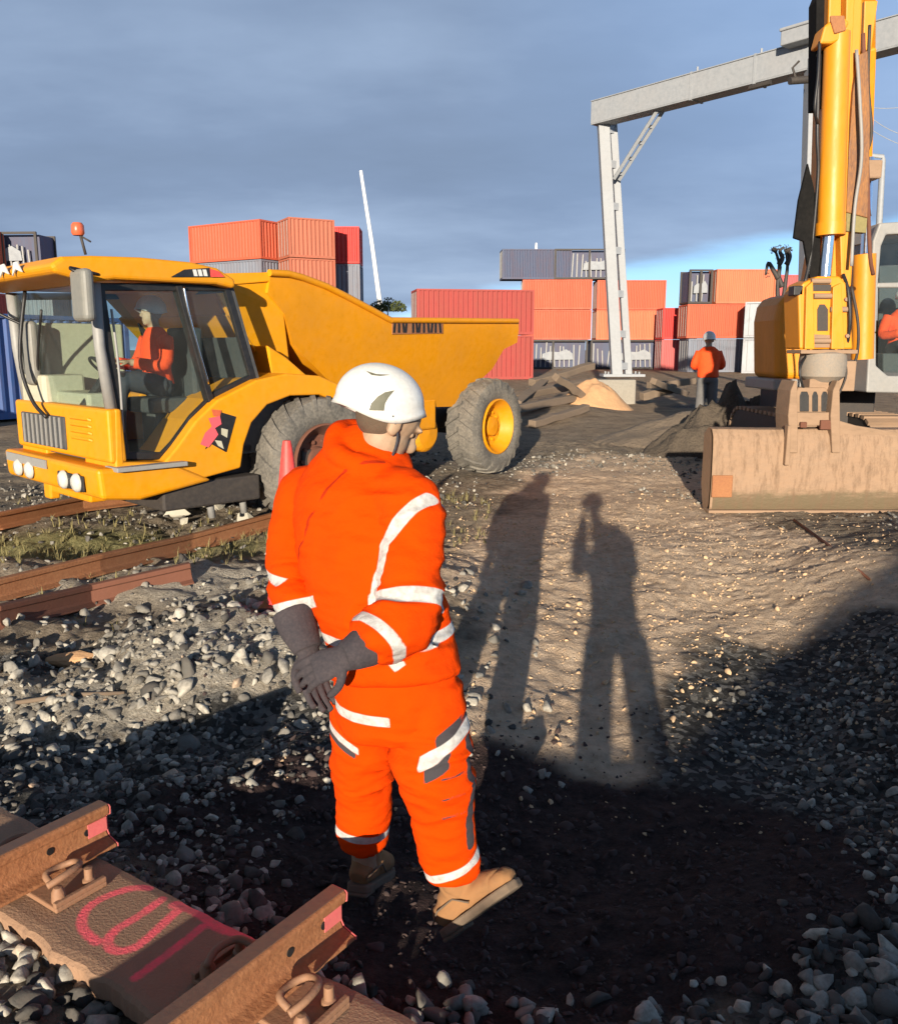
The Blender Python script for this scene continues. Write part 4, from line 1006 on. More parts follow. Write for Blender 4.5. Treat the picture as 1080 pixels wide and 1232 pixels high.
# pale spoil heap left of the cab
def heap(name, label, cat, c, rx, ry, h, m, n=46, rough=.15, seed=3):
    xs = np.linspace(-1, 1, n); XX_, YY_ = np.meshgrid(xs, xs); rr = np.sqrt(XX_ ** 2 + YY_ ** 2)
    px_ = c[0] + XX_ * rx; py_ = c[1] + YY_ * ry
    zz = h * np.clip(1 - rr ** 1.3, 0, 1) * (1 + .35 * fbm(XX_ * 2.2, YY_ * 2.2, oct=4, seed=seed)) + rough * .3 * fbm(px_ * 4, py_ * 4, oct=4, seed=seed) * np.clip(1.1 - rr, 0, 1)
    base = H(px_.ravel(), py_.ravel()).reshape(px_.shape)
    zz = base + zz - .06 * (rr > .97)
    mb = MB(); mb.v = [V((a, b, z)) for a, b, z in zip(px_.ravel(), py_.ravel(), zz.ravel())]
    for j in range(n - 1):
        for i in range(n - 1):
            if rr[j, i] < 1.05: k = j * n + i; mb.f.append((k, k + 1, k + n + 1, k + n))
    o = mb.build(name, m, smooth=True, fix=False, loc=(c[0], c[1], gh(c[0], c[1]))); tag(o, label, cat); return o
p = GP(12, 500); heap('gravel_heap', 'pale grey gravel heap left behind the truck cab', 'gravel heap', (p.x - 1.0, 16.5), 3.2, 2.2, 1.5, M['rock'])
heap('sand_heap', 'small orange sand heap at the left of the gantry footing', 'sand heap', (W(716, 450, 25.5).x, 25.5), 1.15, .9, .82, M['sand'])
p = GP(835, 500); heap('spoil_heap', 'low dark spoil heap in front of the distant worker', 'spoil heap', (p.x + .2, 17.0), 2.0, 1.2, .35, M['spoil'])

# ------------------------------------------------------------------ timber piles
def timber_pile(label, spots, m='timber', name='timber_baulk', grp='old timbers lying by the gantry foot'):
    for i, (a, b, Y, w, h, z) in enumerate(spots):
        p, q = W(a, 450, Y), W(b, 450, Y + random.uniform(-.4, 1.5)); p.z = gh(p.x, p.y) + z; q.z = gh(q.x, q.y) + z + random.uniform(-.1, .1)
        mb = MB(); mb.beam(p, q, w, h); o = mb.build(name, M[m], bevel=.02, loc=p); tag(o, label[i], 'timber', grp)
def timber(label, a, b, Y0, Y1, z0, z1, w_, h_, rl=0):
    p, q = W(a, 450, Y0), W(b, 450, Y1); p.z = gh(p.x, p.y) + z0; q.z = gh(q.x, q.y) + z1
    m_ = MB(); n = 7; up = V((math.sin(rl), 0, math.cos(rl))); d = (q - p).normalized(); sd_ = d.cross(up).normalized(); u = sd_.cross(d)
    for i in range(n):
        c = p + (q - p) * i / (n - 1); k = 1 + random.uniform(-.07, .07); o_ = V((random.uniform(-.02, .02), 0, random.uniform(-.02, .02)))
        m_.v += [c + o_ + sd_ * w_ / 2 * x_ * k + u * h_ / 2 * y_ * k for x_, y_ in ((-1, -1), (1, -1), (1, 1), (-1, 1))]
    for i in range(n - 1):
        for j in range(4): k_ = i * 4; m_.f.append((k_ + j, k_ + (j + 1) % 4, k_ + 4 + (j + 1) % 4, k_ + 4 + j))
    m_.f.append((0, 1, 2, 3)); m_.f.append(tuple((n - 1) * 4 + j for j in range(4)))
    o = m_.build('timber_baulk', M['timber'], bevel=.02, loc=p); tag(o, label, 'timber', 'old timbers lying by the gantry foot')
timber('long low timber lying nearest behind the rear wheel of the truck', 604, 690, 22, 25, .15, .2, .24, .20)
timber('timber sloping down to the left across the pile beside the sand heap', 612, 708, 24, 27, .35, .75, .24, .20, .3)
timber('dark timber sloping up to the right, topmost of the pile left of the gantry', 640, 712, 26, 28, .75, 1.25, .26, .20, .2)
timber('timber crossing steeply at the left end of the pile', 622, 668, 23, 28, .3, 1.0, .20, .18, .5)
timber('thin timber lying flat at the back of the pile left of the gantry', 650, 722, 28.5, 28.8, .5, .55, .16, .14)
timber('short timber tipped over the others just left of the sand heap', 668, 700, 24, 25, .8, .3, .22, .20, .7)
timber('timber lying just before the sand heap', 640, 706, 20, 22, .1, .12, .20, .16, .1)
timber('short dark timber right of the gantry footing', 772, 812, 27, 27.5, .3, .55, .26, .24, .2)
timber('thin long timber behind the gantry footing, reaching the distant worker', 780, 836, 31, 32, .5, .6, .22, .22)
timber('timber leaning over the short dark one right of the footing', 786, 826, 26, 28, .8, .35, .2, .18, .4)

# ------------------------------------------------------------------ gantry
gy0 = 29.0
gfoot = W(736, 470, gy0)
gan = thing('portal_gantry', 'tall grey steel portal gantry with lattice post, corner brace and long beam', 'gantry', (gfoot.x, gfoot.y, 0))
fz_ = W(736, 456, gy0).z
fc = W(731, 456, gy0)
m_ = MB(); m_.abox((fc.x + .1, gy0, fz_ / 2 - .1), 1.45, 1.1, fz_ + .2); m_.build('concrete_footing', M['concrete'], gan, bevel=.05)
topL = W(722, 138, gy0)
pl0, pl1 = W(748, 452, gy0), W(730, 143, gy0)
pdir = (pl1 - pl0)
off_ = V((.36, .25, 0))
m_ = MB()
post = MB()
post.beam(pl0 - off_ * .55, pl1 - off_ * .40, .34, .34, (0, 1, 0))
post.beam(pl0 + off_ * .66, pl1 + off_ * .56, .22, .30, (0, 1, 0))
gp0 = post.build('post', M['steelgrey'], gan, bevel=.015)
for q in (.04, .17, .33, .50, .67, .83, .96):
    bt = MB(); c = pl0 + pdir * q + off_ * .05 - V((0, .14, 0)); bt.box(c, off_ * .52, V((0, .02, 0)), V((0, 0, .11))); bt.build('batten', M['steelgrey'], gp0)
m_ = MB(); m_.abox(pl0 + V((0, 0, .02)), 1.35, .8, .08)
for sx in (-.5, .5):
    for sy in (-.28, .28): m_.tube([pl0 + V((sx, sy, 0)), pl0 + V((sx, sy, .14))], .03, 6)
m_.build('base_plate', M['steelgrey'], gan)
b0 = W(716, 132, gy0 + .3); bdir = V((.655, -.755, 0)).normalized()
# beam to the right reaching toward the camera
bend = W(975, 78, 23.6); b0c = W(718, 130, gy0)
bd_ = (bend - b0c); bd_.z = 0; Lb = bd_.length; bd_.normalize()
zb = (W(718, 130, gy0).z + bend.z) / 2
st_ = V((b0c.x, b0c.y, zb)); en_ = st_ + bd_ * (Lb + 5.5)
gb = MB()
for k_ in (-1, 1):
    sdv = bd_.cross(V((0, 0, 1))) * .26 * k_
    gb.beam(st_ + sdv, en_ + sdv, .04, .62)
    gb.beam(st_ + sdv * .75 + V((0, 0, .30)), en_ + sdv * .75 + V((0, 0, .30)), .16, .045); gb.beam(st_ + sdv * .75 - V((0, 0, .30)), en_ + sdv * .75 - V((0, 0, .30)), .16, .045)
gb.beam(st_ + V((0, 0, .335)), en_ + V((0, 0, .335)), .62, .03); gb.beam(st_ - V((0, 0, .335)), en_ - V((0, 0, .335)), .55, .03)
beam_o = gb.build('beam', M['steelgrey'], gan, bevel=.01)
for q in (.52, .80):
    c = st_ + bd_ * (Lb * q); j = MB(); j.box(c, bd_ * .03, bd_.cross(V((0, 0, 1))) * .30, V((0, 0, .37))); j.tube([c + V((0, 0, .3)), c + V((0, 0, .55))], .03, 6); j.build('splice_plate', M['steelgrey'], beam_o)
br0, br1 = st_ + bd_ * .25, st_ + bd_ * 2.35
bA = W(742, 215, gy0 - .2); bB = W(797, 128, gy0 - 1.8)
m_ = MB()
for k_ in (-1, 1): m_.beam(bA + V((.10, .10, 0)) * k_, bB + V((.10, .10, 0)) * k_, .10, .16, (0, 1, 0))
for q in (.08, .3, .52, .74, .94): m_.box(bA + (bB - bA) * q, V((.14, .1, 0)), V((0, .02, 0)), V((0, 0, .05)))
m_.build('corner_brace', M['steelgrey'], gan, bevel=.01)
# second leg seen left of the excavator arm, with floodlight and head box
Y2 = 23.4
q0, q1 = W(981, 300, Y2), W(979, 70, Y2)
lo = V((q0.x, q0.y, .0))
m_ = MB(); m_.beam(lo, q1, .34, .40, (0, 1, 0)); m_.beam(lo + V((-.12, -.25, 0)), W(982, 200, Y2) + V((-.12, -.2, 0)), .16, .16, (0, 1, 0)); m_.build('post', M['steelgrey'], gan, bevel=.02)
m_ = MB(); c = W(965, 44, Y2); m_.box(c, bd_ * .42, bd_.cross(V((0, 0, 1))) * .3, V((0, 0, .17))); m_.box(c + V((0, 0, .2)), bd_ * .45, bd_.cross(V((0, 0, 1))) * .34, V((0, 0, .04))); m_.build('head_box', M['steelgrey'], gan, bevel=.03)
m_ = MB(); c = W(962, 97, Y2 - .5); m_.tube([c + V((-.25, 0, 0)), c + V((.25, .1, .06))], .09, 12); m_.tube([c + V((-.1, 0, .05)), c + V((-.2, 0, .3)), c + V((-.05, 0, .45))], .03, 6); m_.tube([c + V((-.9, 1.0, .12)), c + V((-.5, .6, .14))], .06, 8); m_.build('floodlight', M['dark'], gan, smooth='auto')

# ------------------------------------------------------------------ masts, poles and wires
mp = smooth_pts([W(458, 372, 90), W(453, 335, 90), W(447, 290, 90), W(440, 245, 90), W(434, 205, 90)], 4)
mb = MB(); base = V((mp[0].x, mp[0].y, 0)); mb.tube([base] + mp, [.30] + list(np.linspace(.26, .16, len(mp))), 8); tag(mb.build('light_mast', M['mast'], smooth=True, loc=base), 'tall thin white mast leaning slightly against the clouds', 'mast')
mb = MB(); a_ = W(645, 292, 110); b_ = V((a_.x, a_.y, 0)); mb.tube([b_, b_ + (a_ - b_) * .97, a_], [.2, .16, .12], 8); tag(mb.build('short_mast', M['mast'], smooth=True, loc=b_), 'short white mast tip above the dark blue container', 'mast')
lp0 = V((W(1062, 300, 26).x, 26, 0)); lp1 = W(1062, 188, 26)
mb = MB(); mb.tube([lp0, lp1 - V((0, 0, .1)), lp1, lp1 - V((.55, 0, -.05)), lp1 - V((.9, 0, .02))], [.11, .08, .06, .05, .06], 10)
lampp = mb.build('lamp_post', M['steelgrey'], smooth=True, loc=lp0); tag(lampp, 'slim pale lamp post standing right of the excavator arm', 'lamp post')
mb = MB(); mb.box(lp1 - V((1.05, 0, .0)), (.22, 0, 0), (0, .09, 0), (0, 0, .05)); mb.build('lamp_head', M['steelgrey'], lampp, bevel=.02)
def wire(label, a, b, sag, r=.012):
    pts = [V(a) + (V(b) - V(a)) * t + V((0, 0, -sag * 4 * t * (1 - t))) for t in np.linspace(0, 1, 14)]
    mb = MB(); mb.tube(pts, r, 5); o = mb.build('overhead_wire', M['steelgrey'], smooth=True, loc=pts[0]); tag(o, label, 'wire', 'overhead wires right of the excavator arm')
wire('upper overhead wire, right of the excavator arm', W(1040, 128, 30), W(1160, 100, 30), .3)
wire('thin overhead wire just under the upper one, right of the arm', W(1046, 140, 30), W(1160, 150, 30), .5)
wire('lowest overhead wire crossing behind the lamp post', W(1040, 150, 31), W(1160, 175, 31), .4)
# far low hill greenery behind the skip, and a bare pollard by the containers
def bush(name, label, c, r, n, m, cat='shrub'):
    mb = MB(); rg = random.Random(int(c[0] * 17)); 
    for i in range(n):
        d = V((rg.gauss(0, 1), rg.gauss(0, 1), rg.gauss(0, .7))); d = d.normalized() * r * rg.uniform(.3, 1) ** .6; p_ = V(c) + V((d.x * 1.5, d.y, abs(d.z)))
        s_ = r * rg.uniform(.06, .16); a1_ = V((rg.uniform(-1, 1), rg.uniform(-1, 1), rg.uniform(-1, 1))).normalized(); a2_ = a1_.cross(V((rg.uniform(-1, 1), rg.uniform(-1, 1), 1))).normalized()
        mb.add([p_ - a1_ * s_, p_ + a2_ * s_ * .6, p_ + a1_ * s_, p_ - a2_ * s_ * .6], [(0, 1, 2, 3)])
    root = thing(name, label, cat, (c[0], c[1], 0)); mb.build('foliage', m, root, fix=False)
    MB().tube([V((c[0], c[1], 0)), V((c[0] + .1, c[1], c[2] * .6)), V(c) + V((0, 0, r * .4))], [r * .12, r * .08, r * .03], 7).build('trunk', M['timber'], root, smooth=True)
    return root
c_ = W(466, 374, 75); bush('distant_tree', 'small green treetop showing over the rim of the truck skip', (c_.x, 75, c_.z), 1.1, 900, M['leaf'], 'tree')
root = thing('bare_tree', 'bare dark pollarded tree left of the excavator arm', 'tree', (W(938, 420, 40).x, 40, 0))
c0_ = V((W(938, 420, 40).x, 40, 0)); zt = W(938, 335, 40).z
mb = MB()
for pts in ([(936, 470), (936, 380), (935, 345), (937, 318), (931, 298)], [(940, 470), (941, 380), (944, 345), (947, 320), (945, 299)], [(936, 335), (930, 325), (924, 316), (921, 330)], [(937, 318), (941, 310), (938, 302), (943, 297)], [(946, 318), (950, 308), (948, 300)], [(941, 345), (937, 333), (939, 320)], [(934, 302), (928, 300)], [(945, 303), (951, 298)]):
    P_ = smooth_pts([W(a, b, 40) for a, b in pts], 4); mb.tube(P_, list(np.linspace(.13, .05, len(P_))), 7)
mb.build('trunk', M['dark'], root, smooth=True)
mb = MB()
for (a, b) in ((931, 299), (938, 298), (945, 298), (950, 299), (922, 330), (944, 306), (935, 312), (928, 302)):
    for q in range(16):
        p_ = W(a + random.uniform(-2.5, 2.5), b + random.uniform(-3, 3), 40 + random.uniform(-.2, .2)); s_ = .07
        mb.add([p_ + V((random.uniform(-s_, s_), random.uniform(-s_, s_), random.uniform(-s_, s_))) for _ in range(3)], [(0, 1, 2)])
tw_ = mb.build('twigs', M['dark'], root, fix=False); tw_['kind'] = 'stuff'

# ------------------------------------------------------------------ excavator
EY = 9.3
bc = W(975, 600, EY)
exc = thing('excavator', 'yellow excavator facing the camera with raised arm and muddy wide bucket', 'excavator', (bc.x, EY, 0))
def bucket_mat():
    m = mat('muddy_bucket', (.31, .205, .13), .75, dirt=.8, dcol=(.30, .19, .12), dscale=1.8, bumps=.8, bscale=18, bd=.01, stretch=(.6, 1, 1.3))
    nt = m.node_tree; b = nt.nodes['Principled BSDF']; src = b.inputs['Base Color'].links[0].from_socket
    co = texco(nt); sp = N(nt, 'ShaderNodeSeparateXYZ'); nt.links.new(co, sp.inputs[0])
    n_ = noise(nt, texco(nt, 'Object', (1.2, 1, 4)), 3, 8, .7)
    h = N(nt, 'ShaderNodeMath', operation='MULTIPLY_ADD'); nt.links.new(n_, h.inputs[0]); h.inputs[1].default_value = -.35; nt.links.new(sp.outputs['Z'], h.inputs[2])
    band = ramp(nt, h.outputs[0], [(0.0, (1, 1, 1)), (.10, (0, 0, 0))])
    c = mixc(nt, band, src, (.14, .105, .06))
    c = mixc(nt, ramp(nt, noise(nt, texco(nt, 'Object', (2, 1, .5)), 7, 8, .75), [(.48, (0, 0, 0)), (.66, (.85, .85, .85))]), c, (.16, .10, .06))
    nt.links.new(c, b.inputs['Base Color']); return m
# bucket: wide ditching bucket, shell profile (y forward to camera = -Y)
xl, xr = W(856, 560, EY).x, W(1096, 560, EY).x
zt_, zb_ = W(900, 514, EY + .15).z, W(900, 618, EY).z
zb_ = max(zb_, .0)
Hh = zt_ - zb_
prof = [(.02, 0), (-.06, .015), (-.10, .07), (-.115, .25), (-.12, .50), (-.115, .75), (-.10, .90), (-.04, .985), (.08, 1.0)]
def bk(x_, th, sh=0): 
    return [V((x_, EY + .1 + a * 1.0 + th * (1 if True else 0), zb_ + b * Hh)) for a, b in prof]
mb = MB(); nP = len(prof)
outer = [(a, b) for a, b in prof]; inner = [(a + .05, .03 + b * .955) for a, b in prof][::-1]
loop = outer + inner
for x_ in np.linspace(xl, xr, 25): mb.v += [V((x_, EY + .1 + a, zb_ + b * Hh + .004 * math.sin(x_ * 5))) for a, b in loop]
n_ = len(loop)
for i in range(24):
    for j in range(n_): a, b = i * n_ + j, i * n_ + (j + 1) % n_; mb.f.append((a, b, b + n_, a + n_))
mb.f.append(tuple(range(n_))); mb.f.append(tuple(24 * n_ + j for j in range(n_)))
M['bucket'] = bucket_mat()
bucket = mb.build('bucket', M['bucket'], exc, smooth='auto', bevel=.006)
for x_ in (xl, xr):
    sp_ = [V((x_, EY + .1 + a, zb_ + b * Hh)) for a, b in outer] + [V((x_, EY + .34, zb_ + Hh * .92)), V((x_, EY + .36, zb_ + Hh * .3)), V((x_, EY + .26, zb_ + .02))]
    m_ = MB(); m_.prism(sp_, V((.03 if x_ == xl else -.03, 0, 0))); m_.build('side_plate', M['mud'], bucket, bevel=.005)
m_ = MB(); m_.box(V(((xl + xr) / 2, EY + .06, zb_ + .025)), ((xr - xl) / 2 + .02, 0, 0), (0, .11, 0), (0, 0, .016)); m_.build('cutting_edge', M['mud'], bucket, bevel=.006)
m_ = MB(); m_.box(V((xl + .11, EY - .045, zb_ + Hh * .33)), (.11, 0, 0), (0, .012, 0), (0, .0, .12)); m_.build('wear_patch', M['rust'], bucket, bevel=.01)
def EX(px, py, Y=EY): return W(px, py, Y)
def plate(name, pts, Y, th, m, par, bevel=.01, holes=None):
    q = MB(); q.prism([EX(a, b, Y) for a, b in pts], V((0, th, 0))); return q.build(name, M[m], par, bevel=bevel)
def hose(pts, r=.018, m='black', par=None, nm='hose', Y=EY + .2):
    q = MB(); q.tube(smooth_pts([EX(a, b, Y + (c if True else 0)) for a, b, c in pts], 6), r, 8); return q.build(nm, M[m], par or exc, smooth=True)
# ears / coupler
for x0_ in (950, 1001):
    plate('hanger_ear', [(x0_, 545), (x0_ - 2, 500), (x0_ + 1, 470), (x0_ + 6, 458), (x0_ + 9, 458), (x0_ + 10, 545)], EY - .05, .38, 'mud', bucket)
plate('coupler_crossbar', [(958, 512), (958, 496), (1002, 496), (1002, 512)], EY + .0, .25, 'mud', bucket)
plate('rib', [(944, 560), (948, 512), (952, 512), (950, 560)], EY - .085, .1, 'mud', bucket)
plate('rib', [(1006, 545), (1006, 505), (1030, 512), (1080, 520), (1080, 528)], EY + .02, .06, 'mud', bucket)
cp = plate('quick_hitch', [(955, 500), (955, 478), (960, 466), (994, 466), (1000, 478), (1000, 500)], EY + .08, .2, 'mud', exc, .02)
for a_, b_ in ((962, 973), (977, 984), (988, 996)):
    plate('hitch_slot', [(a_, 495), (a_, 476), (a_ + 2, 471), (b_ - 2, 471), (b_, 476), (b_, 495)], EY + .072, .02, 'black', cp, .004)
m_ = MB(); m_.box(EX(966, 511, EY - .03), (.035, 0, 0), (0, .02, 0), (0, 0, .03)); m_.box(EX(993, 511, EY - .02), (.06, 0, 0), (0, .02, 0), (0, 0, .05)); m_.build('pin_socket', M['rust2'], cp, bevel=.008)
# rotator drum
m_ = MB(); c = EX(989, 440, EY + .25); m_.lathe(c - V((0, 0, .17)), (0, 0, 1), [(0, .0001), (0, .16), (.06, .235), (.20, .245), (.30, .235), (.33, .18), (.36, .0001)], 30); m_.build('rotator', M['rotator'], exc, smooth='auto')
m_ = MB(); m_.box(EX(988, 423, EY + .25), (.30, 0, 0), (0, .2, 0), (0, 0, .02)); m_.build('rotator_flange', M['mud'], exc, bevel=.006)
m_ = MB(); m_.box(EX(985, 462, EY + .22), (.15, 0, 0), (0, .12, 0), (0, 0, .06)); m_.box(EX(1012, 452, EY + .3), (.10, 0, 0), (0, .12, 0), (0, 0, .16)); m_.build('hitch_neck', M['mud'], exc, bevel=.01)
# link block
lk = plate('link_block', [(962, 420), (960, 352), (966, 340), (984, 332), (1010, 332), (1022, 345), (1026, 420)], EY + .12, .42, 'yellow2', exc, .02)
plate('link_recess', [(974, 350), (974, 342), (1000, 342), (1000, 350)], EY + .112, .02, 'dark', lk, .003)
plate('link_slot', [(983, 398), (983, 372), (986, 366), (992, 366), (996, 372), (996, 398)], EY + .112, .02, 'dark', lk, .003)
for a_, b_ in ((966, 371), (1003, 1009)):
    pass
plate('link_arm', [(968, 420), (970, 345), (978, 338), (980, 420)], EY + .06, .06, 'yellow2', lk, .008)
plate('link_arm', [(1000, 420), (1002, 345), (1012, 340), (1016, 420)], EY + .06, .06, 'yellow2', lk, .008)
for (a, b) in ((987, 338), (990, 356), (988, 410), (1010, 372)):
    m_ = MB(); c = EX(a, b, EY + .1); m_.tube([c - V((.10, 0, 0)), c + V((.10, 0, 0))], .028, 12); m_.build('pin', M['mud'], lk, smooth='auto')
for (a, b) in ((972, 352), (972, 408), (1004, 352), (1006, 408), (1018, 360), (1019, 404)):
    m_ = MB(); m_.lathe(EX(a, b, EY + .1), (0, -1, 0), [(-.02, .022), (.012, .022), (.014, .0001)], 6); m_.build('bolt_head', M['mud'], lk, smooth='auto')
plate('muddy_face', [(976, 418), (977, 402), (1000, 403), (1001, 418)], EY + .108, .02, 'mud', lk, .004)
hose([(1002, 420, .0), (1006, 440, -.12), (998, 462, -.1), (990, 475, .02)], .013)
hose([(972, 424, .0), (962, 444, -.12), (966, 466, -.1), (974, 478, .02)], .013)
hose([(1012, 420, .05), (1018, 450, -.05), (1006, 480, -.02)], .011, 'dark')
m_ = MB(); m_.box(EX(957, 350, EY + .2), (.05, 0, 0), (0, .08, 0), (0, 0, .05)); m_.build('work_light', M['black'], exc, bevel=.01)
# stick (dipper), leaning slightly right and away; polygon in image space on its own plane, then 0.42 m thick
def arm(name, pts, Y0, th, m, par, bevel=.02): return plate(name, pts, Y0, th, m, par, bevel)
stick = arm('stick', [(976, 345), (984, 300), (991, 210), (994, 120), (997, 0), (999, -120), (1040, -120), (1038, 0), (1033, 120), (1030, 230), (1027, 300), (1024, 345)], EY + .35, .36, 'yellow2', exc)
m_ = MB(); m_.tube([EX(999, 275, EY + .24), EX(1007, 40, EY + .24)], [.135, .125], 20); m_.tube([EX(998.5, 283, EY + .24), EX(999.2, 268, EY + .24)], .15, 20); m_.build('bucket_cylinder', M['yellow2'], exc, smooth='auto')
m_ = MB(); m_.tube([EX(991, 345, EY + .24), EX(998, 272, EY + .24)], .06, 16); m_.build('cylinder_rod', M['chrome'], exc, smooth='auto')
plate('stick_side_plate', [(1012, 335), (1010, 265), (1016, 120), (1018, 0), (1020, -120), (1030, -120), (1028, 0), (1023, 110), (1018, 250), (1016, 335)], EY + .22, .12, 'yellow2', stick, .01)
plate('cylinder_head_bracket', [(986, 52), (992, 30), (1012, 16), (1022, 26), (1012, 48), (1000, 52)], EY + .12, .25, 'yellow2', stick, .02)
plate('brown_bracket', [(999, 24), (999, 18), (1016, 18), (1018, 36), (1004, 40)], EY + .10, .03, 'rust', stick, .01)
# muddy inner flank on the right and its hoses
plate('muddy_flank', [(1018, 255), (1021, 180), (1026, 110), (1032, 66), (1044, 60), (1047, 150), (1044, 262)], EY + .30, .1, 'grease', stick, .01)
plate('step_guard', [(1018, 278), (1018, 252), (1044, 250), (1042, 280)], EY + .32, .1, 'grass', stick, .005)
hose([(986, 50, -.05), (984, 90, -.1), (980, 130, -.1), (984, 150, 0)], .016)
hose([(985, 60, 0), (983, 160, .0), (984, 210, .05), (976, 300, .1), (968, 340, .05)], .02)
hose([(1046, 30, .3), (1044, 100, .25), (1048, 160, .25), (1040, 200, .3), (1046, 260, .3)], .018, 'dark')
hose([(1030, 60, .1), (1034, 120, .0), (1036, 190, .0), (1028, 250, .05), (1024, 320, .0)], .018, 'grey')
hose([(1038, 40, .2), (1041, 130, .15), (1043, 200, .15), (1046, 300, .2), (1050, 330, .3)], .022, 'rust2')
hose([(975, 430, .0), (966, 400, -.05), (960, 375, .0), (964, 350, .05)], .016)
hose([(1014, 330, .0), (1020, 350, -.1), (1022, 390, -.12), (1016, 430, .0)], .018)
hose([(1024, 345, .1), (1032, 390, .0), (1030, 430, .05), (1018, 448, .1)], .016, 'dark')
# white grease streak panel: worn decal strip
plate('worn_strip', [(1009, 230), (1011, 175), (1016, 160), (1018, 200), (1013, 240)], EY + .205, .02, 'white', stick, .003)
# right-hand yellow cylinder and boom lower parts
m_ = MB(); m_.tube([EX(1037, 432, EY + 1.2), EX(1040, 306, EY + 1.2)], .125, 18); rc_ = m_.build('boom_cylinder', M['yellow2'], exc, smooth='auto')
m_ = MB(); m_.tube([EX(1040, 306, EY + 1.2), EX(1046, 190, EY + 1.4)], .05, 14); m_.build('cylinder_rod', M['chrome'], exc, smooth='auto')
m_ = MB(); m_.box(EX(1047, 205, EY + 1.2), (.09, 0, 0), (0, .1, 0), (0, 0, .10)); m_.build('rod_clevis', M['mud'], rc_, bevel=.02)
plate('black_guard', [(955, 286), (961, 240), (972, 196), (979, 225), (986, 262), (988, 345), (976, 345), (967, 290)], EY + .28, .05, 'rubber', stick, .006)
# boom behind: from body up out of the frame
boom = MB()
bp0 = EX(1010, 440, 12.4); bp1 = EX(1016, 240, 12.6); bp2 = EX(1020, 60, 12.0); bp3 = EX(1016, -120, 10.6)
for a, b, w_, h_ in ((bp0, bp1, .42, .62), (bp1, bp2, .42, .66), (bp2, bp3, .40, .55)): boom.beam(a, b, w_, h_, (0, 1, .01))
boom.build('boom', M['yellow2'], exc, bevel=.03)
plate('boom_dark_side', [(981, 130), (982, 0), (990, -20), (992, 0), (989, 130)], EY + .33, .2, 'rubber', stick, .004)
plate('boom_olive_side', [(1040, 0), (1038, 60), (1048, 60), (1056, 0)], EY + 1.0, .3, 'yellow2', stick, .01)
# upper structure
UY = 13.0
ux0 = W(912, 400, UY - 1.2)
def ebox(name, px0, px1, py0, py1, Y, dep, m, par, bevel=.03):
    a = W(px0, py1, Y); b = W(px1, py0, Y); q = MB(); q.box(V(((a.x + b.x) / 2, Y + dep / 2, (a.z + b.z) / 2)), ((b.x - a.x) / 2, 0, 0), (0, dep / 2, 0), (0, 0, (b.z - a.z) / 2)); return q.build(name, M[m], par, bevel=bevel, seg=3)
hd = MB(); HY = 12.3
hp = [(933, 456), (933, 385), (937, 366), (944, 357), (954, 353), (1004, 353), (1004, 456)]
hd.prism([W(a, b, HY) for a, b in hp], V((0, .95, 0))); hood = hd.build('engine_hood', M['yellow2'], exc, bevel=.09, seg=4)
m_ = MB(); m_.prism([W(a, b, HY - .012) for a, b in ((945, 400), (945, 398.8), (970, 398.8), (970, 400))], V((0, .01, 0))); m_.build('panel_seam', M['rust2'], hood)
ebox('slew_frame', 930, 1004, 456, 470, 12.1, 1.2, 'grey', exc); ebox('slew_frame', 1004, 1110, 440, 470, 11.9, 2.6, 'dark', exc)
ebox('rear_deck', 990, 1050, 395, 458, 12.6, .8, 'dark', exc)
ebox('counterweight', 945, 1105, 385, 465, 13.4, .5, 'yellow2', exc, .1)
# cab
CY = 11.2
def cabpoly(pts, Y, dep, m, nm, bev=.02, par=exc): 
    q = MB(); q.prism([W(a, b, Y) for a, b in pts], V((0, dep, 0))); return q.build(nm, M[m], par, bevel=bev, seg=3)
cabpoly([(1042, 472), (1046, 400), (1054, 400), (1054, 440), (1068, 452), (1150, 452), (1150, 474)], CY, 1.7, 'grey', 'cab_body')
cabpoly([(1046, 400), (1050, 290), (1058, 268), (1150, 262), (1150, 278), (1066, 282), (1060, 296), (1056, 345), (1054, 400)], CY, .1, 'grey', 'cab_frame')
cabpoly([(1054, 346), (1055, 340), (1150, 338), (1150, 346)], CY + .005, .06, 'grey', 'cab_crossbar')
cabpoly([(1050, 290), (1058, 268), (1150, 262), (1150, 276), (1062, 280)], CY + .1, 1.6, 'grey', 'cab_roof')
cabpoly([(1046, 400), (1050, 290), (1053, 290), (1049, 400)], CY + .11, 1.5, 'glass', 'cab_side_glass', 0)
cabpoly([(1056, 445), (1058, 295), (1066, 283), (1148, 280), (1148, 448)], CY + .03, .012, 'glass', 'windscreen', 0)
cabpoly([(1056, 450), (1058, 290), (1148, 280), (1148, 450)], CY + 1.5, .05, 'interior', 'cab_rear_panel')
cabpoly([(1062, 455), (1062, 425), (1150, 425), (1150, 455)], CY + .2, .4, 'interior', 'control_console')
ebox('cab_seat', 1066, 1098, 385, 440, CY + .95, .25, 'interior', exc)
